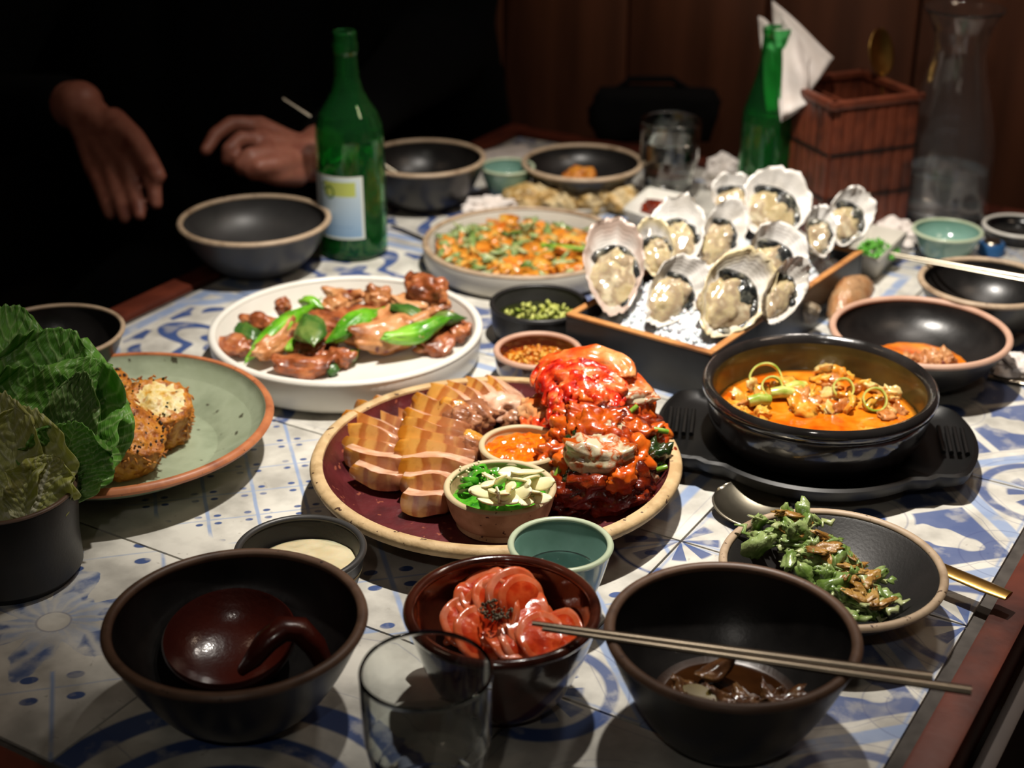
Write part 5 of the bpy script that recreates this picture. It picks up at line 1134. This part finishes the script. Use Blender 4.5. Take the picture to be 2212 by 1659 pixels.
# ------------------------------------------------------------------ lettuce pot
lc, lr = rimat(2, 1052, 322, .062)
lp = thing('lettuce_pot', 'matt black cylindrical pot full of lettuce leaves at the left', 'pot', lc)
obj('body', lathe([(0, .001), (lr*.84, 0), (lr*.87, .004), (lr*.92, .02), (lr, .060), (lr-.0006, .0615), (lr-.0022, .0615), (lr-.003, .06), (lr-.003, .006), (0, .004)], 96), M['matblack'], lp)
obj('rim', lathe(torus_prof(lr-.0014, .0615, .0016, .0012), 96), M['brown_rim'], lp)
def leaf(label, base_px, tip_px, wid, m, seed, ruf=.006, lean=.1, curl=.02, roll=0, z0=.05, cup_=.25, tilt=0):
    B = at(base_px[0], base_px[1], z0); dpt = dep(B); dx = (tip_px[0]-base_px[0])/FPX*dpt; dy = (base_px[1]-tip_px[1])/FPX*dpt
    ax_ = RI*dx+UP*dy; L_ = ax_.length/cos(lean); ax_ = (ax_.normalized()*cos(lean)+FW*sin(lean)).normalized(); nrm = (-FW+RI*roll+UP*tilt); nrm = (nrm-ax_*nrm.dot(ax_)).normalized(); sd = ax_.cross(nrm)
    def f(u, v):
        s = (v-.5)*2; wv = wid*(.30+.78*sin(pi*min(1, .08+u*.80))**.8)*(1-.5*max(0, u-.88)/.12*.6)
        q = abs(s); rf = q**2.5*ruf*(sin(u*15+seed+s)*.7+noise.noise(Vector((u*6, s*1.5, seed)))*1.3)*(.4+u)
        ed = 1+.10*noise.noise(Vector((u*7+seed, s*2, 1)))+.03*sin(u*19+seed)*q
        uu = u*(1+.0*q)-(q**2)*.10*u
        return ax_*(L_*uu*(1+.04*noise.noise(Vector((s*6, seed, 2)))))+sd*s*wv*.5*ed+nrm*(rf-cup_*wv*.5*(1-q*q)*.6+curl*u*u+.002*noise.noise(Vector((u*20, s*9, seed))))
    o = obj('lettuce_leaf', sheet(f, 70, 36, .0006), M[m], loc=B); return tag(o, label, 'lettuce')
leaf('large dark green lettuce leaf at the back of the pot', (60, 1070), (100, 715), .095, 'lettuce', 1, .010, .38, .012, 0)
leaf('dark green lettuce leaf at the upper left edge', (-20, 1060), (-25, 660), .080, 'lettuce', 2, .009, .4, .01, .2)
leaf('folded bright lettuce leaf leaning right over the plate', (95, 1070), (195, 775), .075, 'lettuce', 3, .008, .25, .0, .7)
leaf('lettuce leaf showing its pale back and midrib', (105, 1065), (178, 800), .034, 'lettucepale', 4, .005, .05, .010, .3)
leaf('low curly green leaf hanging over the right of the pot', (120, 1075), (175, 905), .055, 'lettuce', 5, .010, -.2, .006, .5)
leaf('dark lettuce leaf behind the cabbage heart', (30, 1080), (60, 800), .085, 'lettuce', 6, .009, .40, .012, 0)
leaf('pale yellow green cabbage heart leaf in front', (15, 1150), (40, 880), .066, 'cabbage', 7, .007, .20, .004, .1, .045)
leaf('second cabbage leaf at the left edge of the picture', (-25, 1148), (-15, 850), .060, 'cabbage', 8, .007, .20, .006, -.1, .045)
leaf('small cabbage leaf curling over the pot rim', (60, 1128), (108, 985), .040, 'cabbage', 9, .008, .18, .003, .5, .05)

# ------------------------------------------------------------------ greens pancake in the tan rimmed bowl
gpc = at(1785, 1240, .022); gp = thing('greens_pancake', 'strip of leafy green pancake with browned batter in the tan rimmed bowl', 'pancake', gpc)
g = random.Random(17); pa = [at(1690, 1122, .046)-gpc, at(1735, 1175, .038)-gpc, at(1785, 1222, .031)-gpc, at(1840, 1268, .025)-gpc, at(1874, 1318, .022)-gpc]
def along(u):
    s = u*4; i = min(int(s), 3); return pa[i].lerp(pa[i+1], s-i)
stuffA, stuffB, stuffC = [], [], []
for _ in range(95):
    u = g.random(); p = along(u); s = g.uniform(.007, .012); stuffA.append((g.choice(lump), MX(p+Vector((g.gauss(0, .009), g.gauss(0, .005), g.uniform(-.005, .001))), (g.gauss(0, .7), g.gauss(0, .7), g.random()*6), (s, s*.7, s)), 0))
for _ in range(130):
    u = g.random(); p = along(u)+Vector((g.gauss(0, .012), g.gauss(0, .006), g.uniform(-.006, .005))); a = g.random()*6; L_ = g.uniform(.006, .016)
    d = Vector((cos(a), sin(a)*.7, g.uniform(-.4, .5)))*L_; side = Vector((-sin(a), cos(a), 0))*g.uniform(.001, .0035)
    me = tube([p-d*.5, p-d*.15+side, p+d*.2-side, p+d*.5+side], [.0010, g.uniform(.0016, .0034), .0026, .0008], 6, flat=g.uniform(.3, .8)); (stuffB if g.random() < .4 else stuffC).append((me, Matrix.Identity(4), 0))
obj('leafy_body', join(stuffA), M['greens'], gp)['kind'] = 'stuff'; obj('green_leaves', join(stuffB), M['greens'], gp)['kind'] = 'stuff'; obj('pale_stems', join(stuffC), M['palegreens'], gp)['kind'] = 'stuff'
st = []
for _ in range(34):
    u = g.random(); p = along(u)+Vector((g.gauss(.001, .006), g.gauss(0, .004), .005)); st.append((g.choice(lump), MX(p, (g.gauss(0, .4), g.gauss(0, .4), g.random()*6), (g.uniform(.006, .012), .0055, .005)), 0))
obj('browned_batter', join(st), M['brownfry'], gp)['kind'] = 'stuff'

# ------------------------------------------------------------------ the person
def skin_union(chains, voxel, smooth=4, name='body'):
    parts_ = []
    for ch in chains:
        P_, Q_ = [], []
        n = len(ch)
        for i in range(n-1):
            (a, ra), (b_, rb) = ch[i], ch[i+1]; a, b_ = Vector(a), Vector(b_); m_ = max(2, int((b_-a).length/max(ra, rb)*2.5))
            for k in range(m_): f = k/m_; P_.append(a.lerp(b_, f)); Q_.append(ra+(rb-ra)*f)
        P_.append(Vector(ch[-1][0])); Q_.append(ch[-1][1])
        if len(P_) > 1: parts_.append((tube(P_, Q_, 18), Matrix.Identity(4), 0))
        for (a, ra) in ch: parts_.append((SPH, MX(a, (0, 0, 0), ra), 0))
    me = join(parts_); o = bpy.data.objects.new('tmp', me); COL.objects.link(o)
    md = o.modifiers.new('r', 'REMESH'); md.mode = 'VOXEL'; md.voxel_size = voxel; md.use_smooth_shade = True
    ms = o.modifiers.new('s', 'SMOOTH'); ms.iterations = smooth; ms.factor = .5
    dg = bpy.context.evaluated_depsgraph_get(); me2 = bpy.data.meshes.new_from_object(o.evaluated_get(dg)); bpy.data.objects.remove(o); me2.name = name; me2.shade_smooth(); return me2
SPH = mesh('sph', ICO[3][0], ICO[3][1], sharp=0)
def hand(wr, kn, tips, thumb, rw=.020):
    """wr wrist point, kn 4 knuckle points, tips list of (mid, tip) chains, thumb chain"""
    ch = []
    for i, k in enumerate(kn): ch.append([(wr, rw*.8), (wr.lerp(k, .5), .0135), (k, .0105)])
    for i in range(3): ch.append([(kn[i], .0095), (kn[i+1], .0095)]); ch.append([(wr.lerp(kn[i], .6), .0125), (wr.lerp(kn[i+1], .6), .0125)])
    for k, t_ in zip(kn, tips): ch.append([(k, .0098)]+[(p, r_) for p, r_ in zip(t_, (.0086, .0078, .0066))])
    ch.append([(p, r_) for p, r_ in zip(thumb, (.014, .0115, .0095, .008))])
    return ch
# image-left hand, hanging with fingers down
w1 = pt(172, 226, 1.53); k1 = [pt(205, 365, 1.52), pt(238, 352, 1.51), pt(272, 342, 1.50), pt(300, 325, 1.49)]
t1 = [[pt(222, 408, 1.50), pt(232, 440, 1.49), pt(238, 462, 1.49)], [pt(252, 410, 1.49), pt(265, 448, 1.48), pt(270, 470, 1.48)], [pt(288, 405, 1.485), pt(298, 440, 1.475), pt(302, 464, 1.47)], [pt(322, 372, 1.48), pt(333, 410, 1.47), pt(338, 440, 1.47)]]
th1 = [pt(245, 262, 1.51), pt(290, 300, 1.49), pt(322, 345, 1.475), pt(342, 380, 1.465)]
h1 = hand(w1, k1, t1, th1, .025)
w2 = pt(672, 340, 1.56); k2 = [pt(560, 272, 1.55), pt(572, 305, 1.535), pt(582, 335, 1.52), pt(590, 358, 1.51)]
t2 = [[pt(500, 268, 1.54), pt(465, 292, 1.53), pt(445, 325, 1.52)], [pt(520, 300, 1.52), pt(495, 322, 1.51), pt(490, 345, 1.515)], [pt(540, 335, 1.505), pt(520, 355, 1.505), pt(522, 368, 1.52)], [pt(560, 360, 1.50), pt(545, 372, 1.505), pt(550, 378, 1.52)]]
th2 = [pt(640, 375, 1.54), pt(600, 378, 1.52), pt(565, 372, 1.51), pt(535, 352, 1.505)]
h2 = hand(w2, k2, t2, th2, .026)
e1, s1_ = Vector((-.66, 1.76, .03)), Vector((-.53, 1.93, .30)); e2, s2_ = Vector((-.085, 1.85, .10)), Vector((-.06, 1.94, .30))
nk, hd = Vector((-.33, 1.93, .40)), Vector((-.33, 1.90, .56)); pel = Vector((-.36, 1.93, -.24))
body_ch = h1+h2+[[(w1, .024), (e1, .036), (s1_, .045)], [(w2, .025), (e2, .036), (s2_, .045)], [(s1_, .05), (s2_, .05)], [(pel, .13), (Vector((-.34, 1.94, .0)), .125), (Vector((-.33, 1.94, .22)), .12)],
      [(Vector((-.33, 1.94, .22)), .09), (nk, .052), (Vector((-.33, 1.92, .47)), .055)], [(hd, .078), (hd+Vector((0, -.005, .055)), .085)], [(hd+Vector((0, -.02, -.04)), .060), (hd+Vector((0, -.045, -.06)), .035)], [(hd+Vector((0, -.09, .01)), .010), (hd+Vector((0, -.085, .035)), .007)],
      [(hd+Vector((-.082, 0, .01)), .014), (hd+Vector((-.084, 0, .035)), .016)], [(hd+Vector((.082, 0, .01)), .014), (hd+Vector((.084, 0, .035)), .016)]]
pb = obj('person', skin_union(body_ch, .0032, 3), M['skin']); tag(pb, 'seated person in black clothes with both bare hands above the table', 'person')
sw_ch = [[(w1.lerp(e1, .10), .033), (w1.lerp(e1, .5), .044), (e1, .054), (s1_, .066)], [(w2.lerp(e2, .12), .033), (w2.lerp(e2, .5), .037), (e2, .060), (s2_, .072)], [(s1_, .062), (Vector((-.33, 1.93, .31)), .075), (s2_, .062)],
      [(pel, .165), (Vector((-.45, 1.94, .02)), .12), (Vector((-.45, 1.94, .2)), .12)], [(pel, .165), (Vector((-.22, 1.94, .02)), .12), (Vector((-.17, 1.95, .2)), .13)], [(e2+Vector((.01, .03, .02)), .055), (Vector((-.06, 1.93, -.02)), .06), (Vector((-.15, 1.94, -.1)), .09)], [(Vector((-.34, 1.94, 0)), .15), (Vector((-.33, 1.94, .22)), .14)],
      [(pel+Vector((-.10, 0, -.02)), .095), (Vector((-.46, 1.62, -.20)), .085), (Vector((-.48, 1.44, -.22)), .07)], [(pel+Vector((.10, 0, -.02)), .095), (Vector((-.18, 1.66, -.22)), .085), (Vector((-.20, 1.50, -.23)), .07)],
      [(Vector((-.48, 1.44, -.24)), .065), (Vector((-.50, 1.50, -.70)), .05)], [(Vector((-.20, 1.50, -.25)), .065), (Vector((-.24, 1.56, -.70)), .05)]]
obj('black_clothes', skin_union(sw_ch, .008, 6), M['sweater'], pb)
obj('hair', skin_union([[(hd+Vector((0, .02, .06)), .095), (hd+Vector((0, .03, .02)), .088)], [(hd+Vector((-.05, .01, .06)), .05), (hd+Vector((-.07, .02, -.01)), .03)], [(hd+Vector((.05, .01, .06)), .05), (hd+Vector((.07, .02, -.01)), .03)]], .006), M['hair'], pb)
for s_ in (-1, 1): obj('eye', SPH, M['white'], pb, hd+Vector((s_*.030, -.072, .022)), (0, 0, 0), .010)
# dark bag against the wall behind the water glass
bg = at(1420, 330, .0)+Vector((0, .06, 0))
bag = thing('cloth_bag', 'dark cloth bag on the far edge of the table behind the water glass', 'bag', (bg.x, bg.y, 0)); obj('bag_body', blob(.085, .03, .036, .12, 1.3, 3, 4, square=.75), M['bagblack'], bag, (0, 0, .030)); obj('strap', tube([(-.05, 0, .055), (-.03, 0, .072), (.02, 0, .072), (.045, 0, .055)], .004, 8), M['bagblack'], bag)

relabel(named('garlic_slice'), 'garlic slice in the tan cup')
relabel(named('meat_shred'), 'brown meat shred in the right front bowl', 2, ('back', 'front'))
relabel(named('chili_ring'), 'green chili ring in the garlic cup')
relabel(named('sprout_bit'), 'white sprout curl in the right front bowl', 1, ('only',))
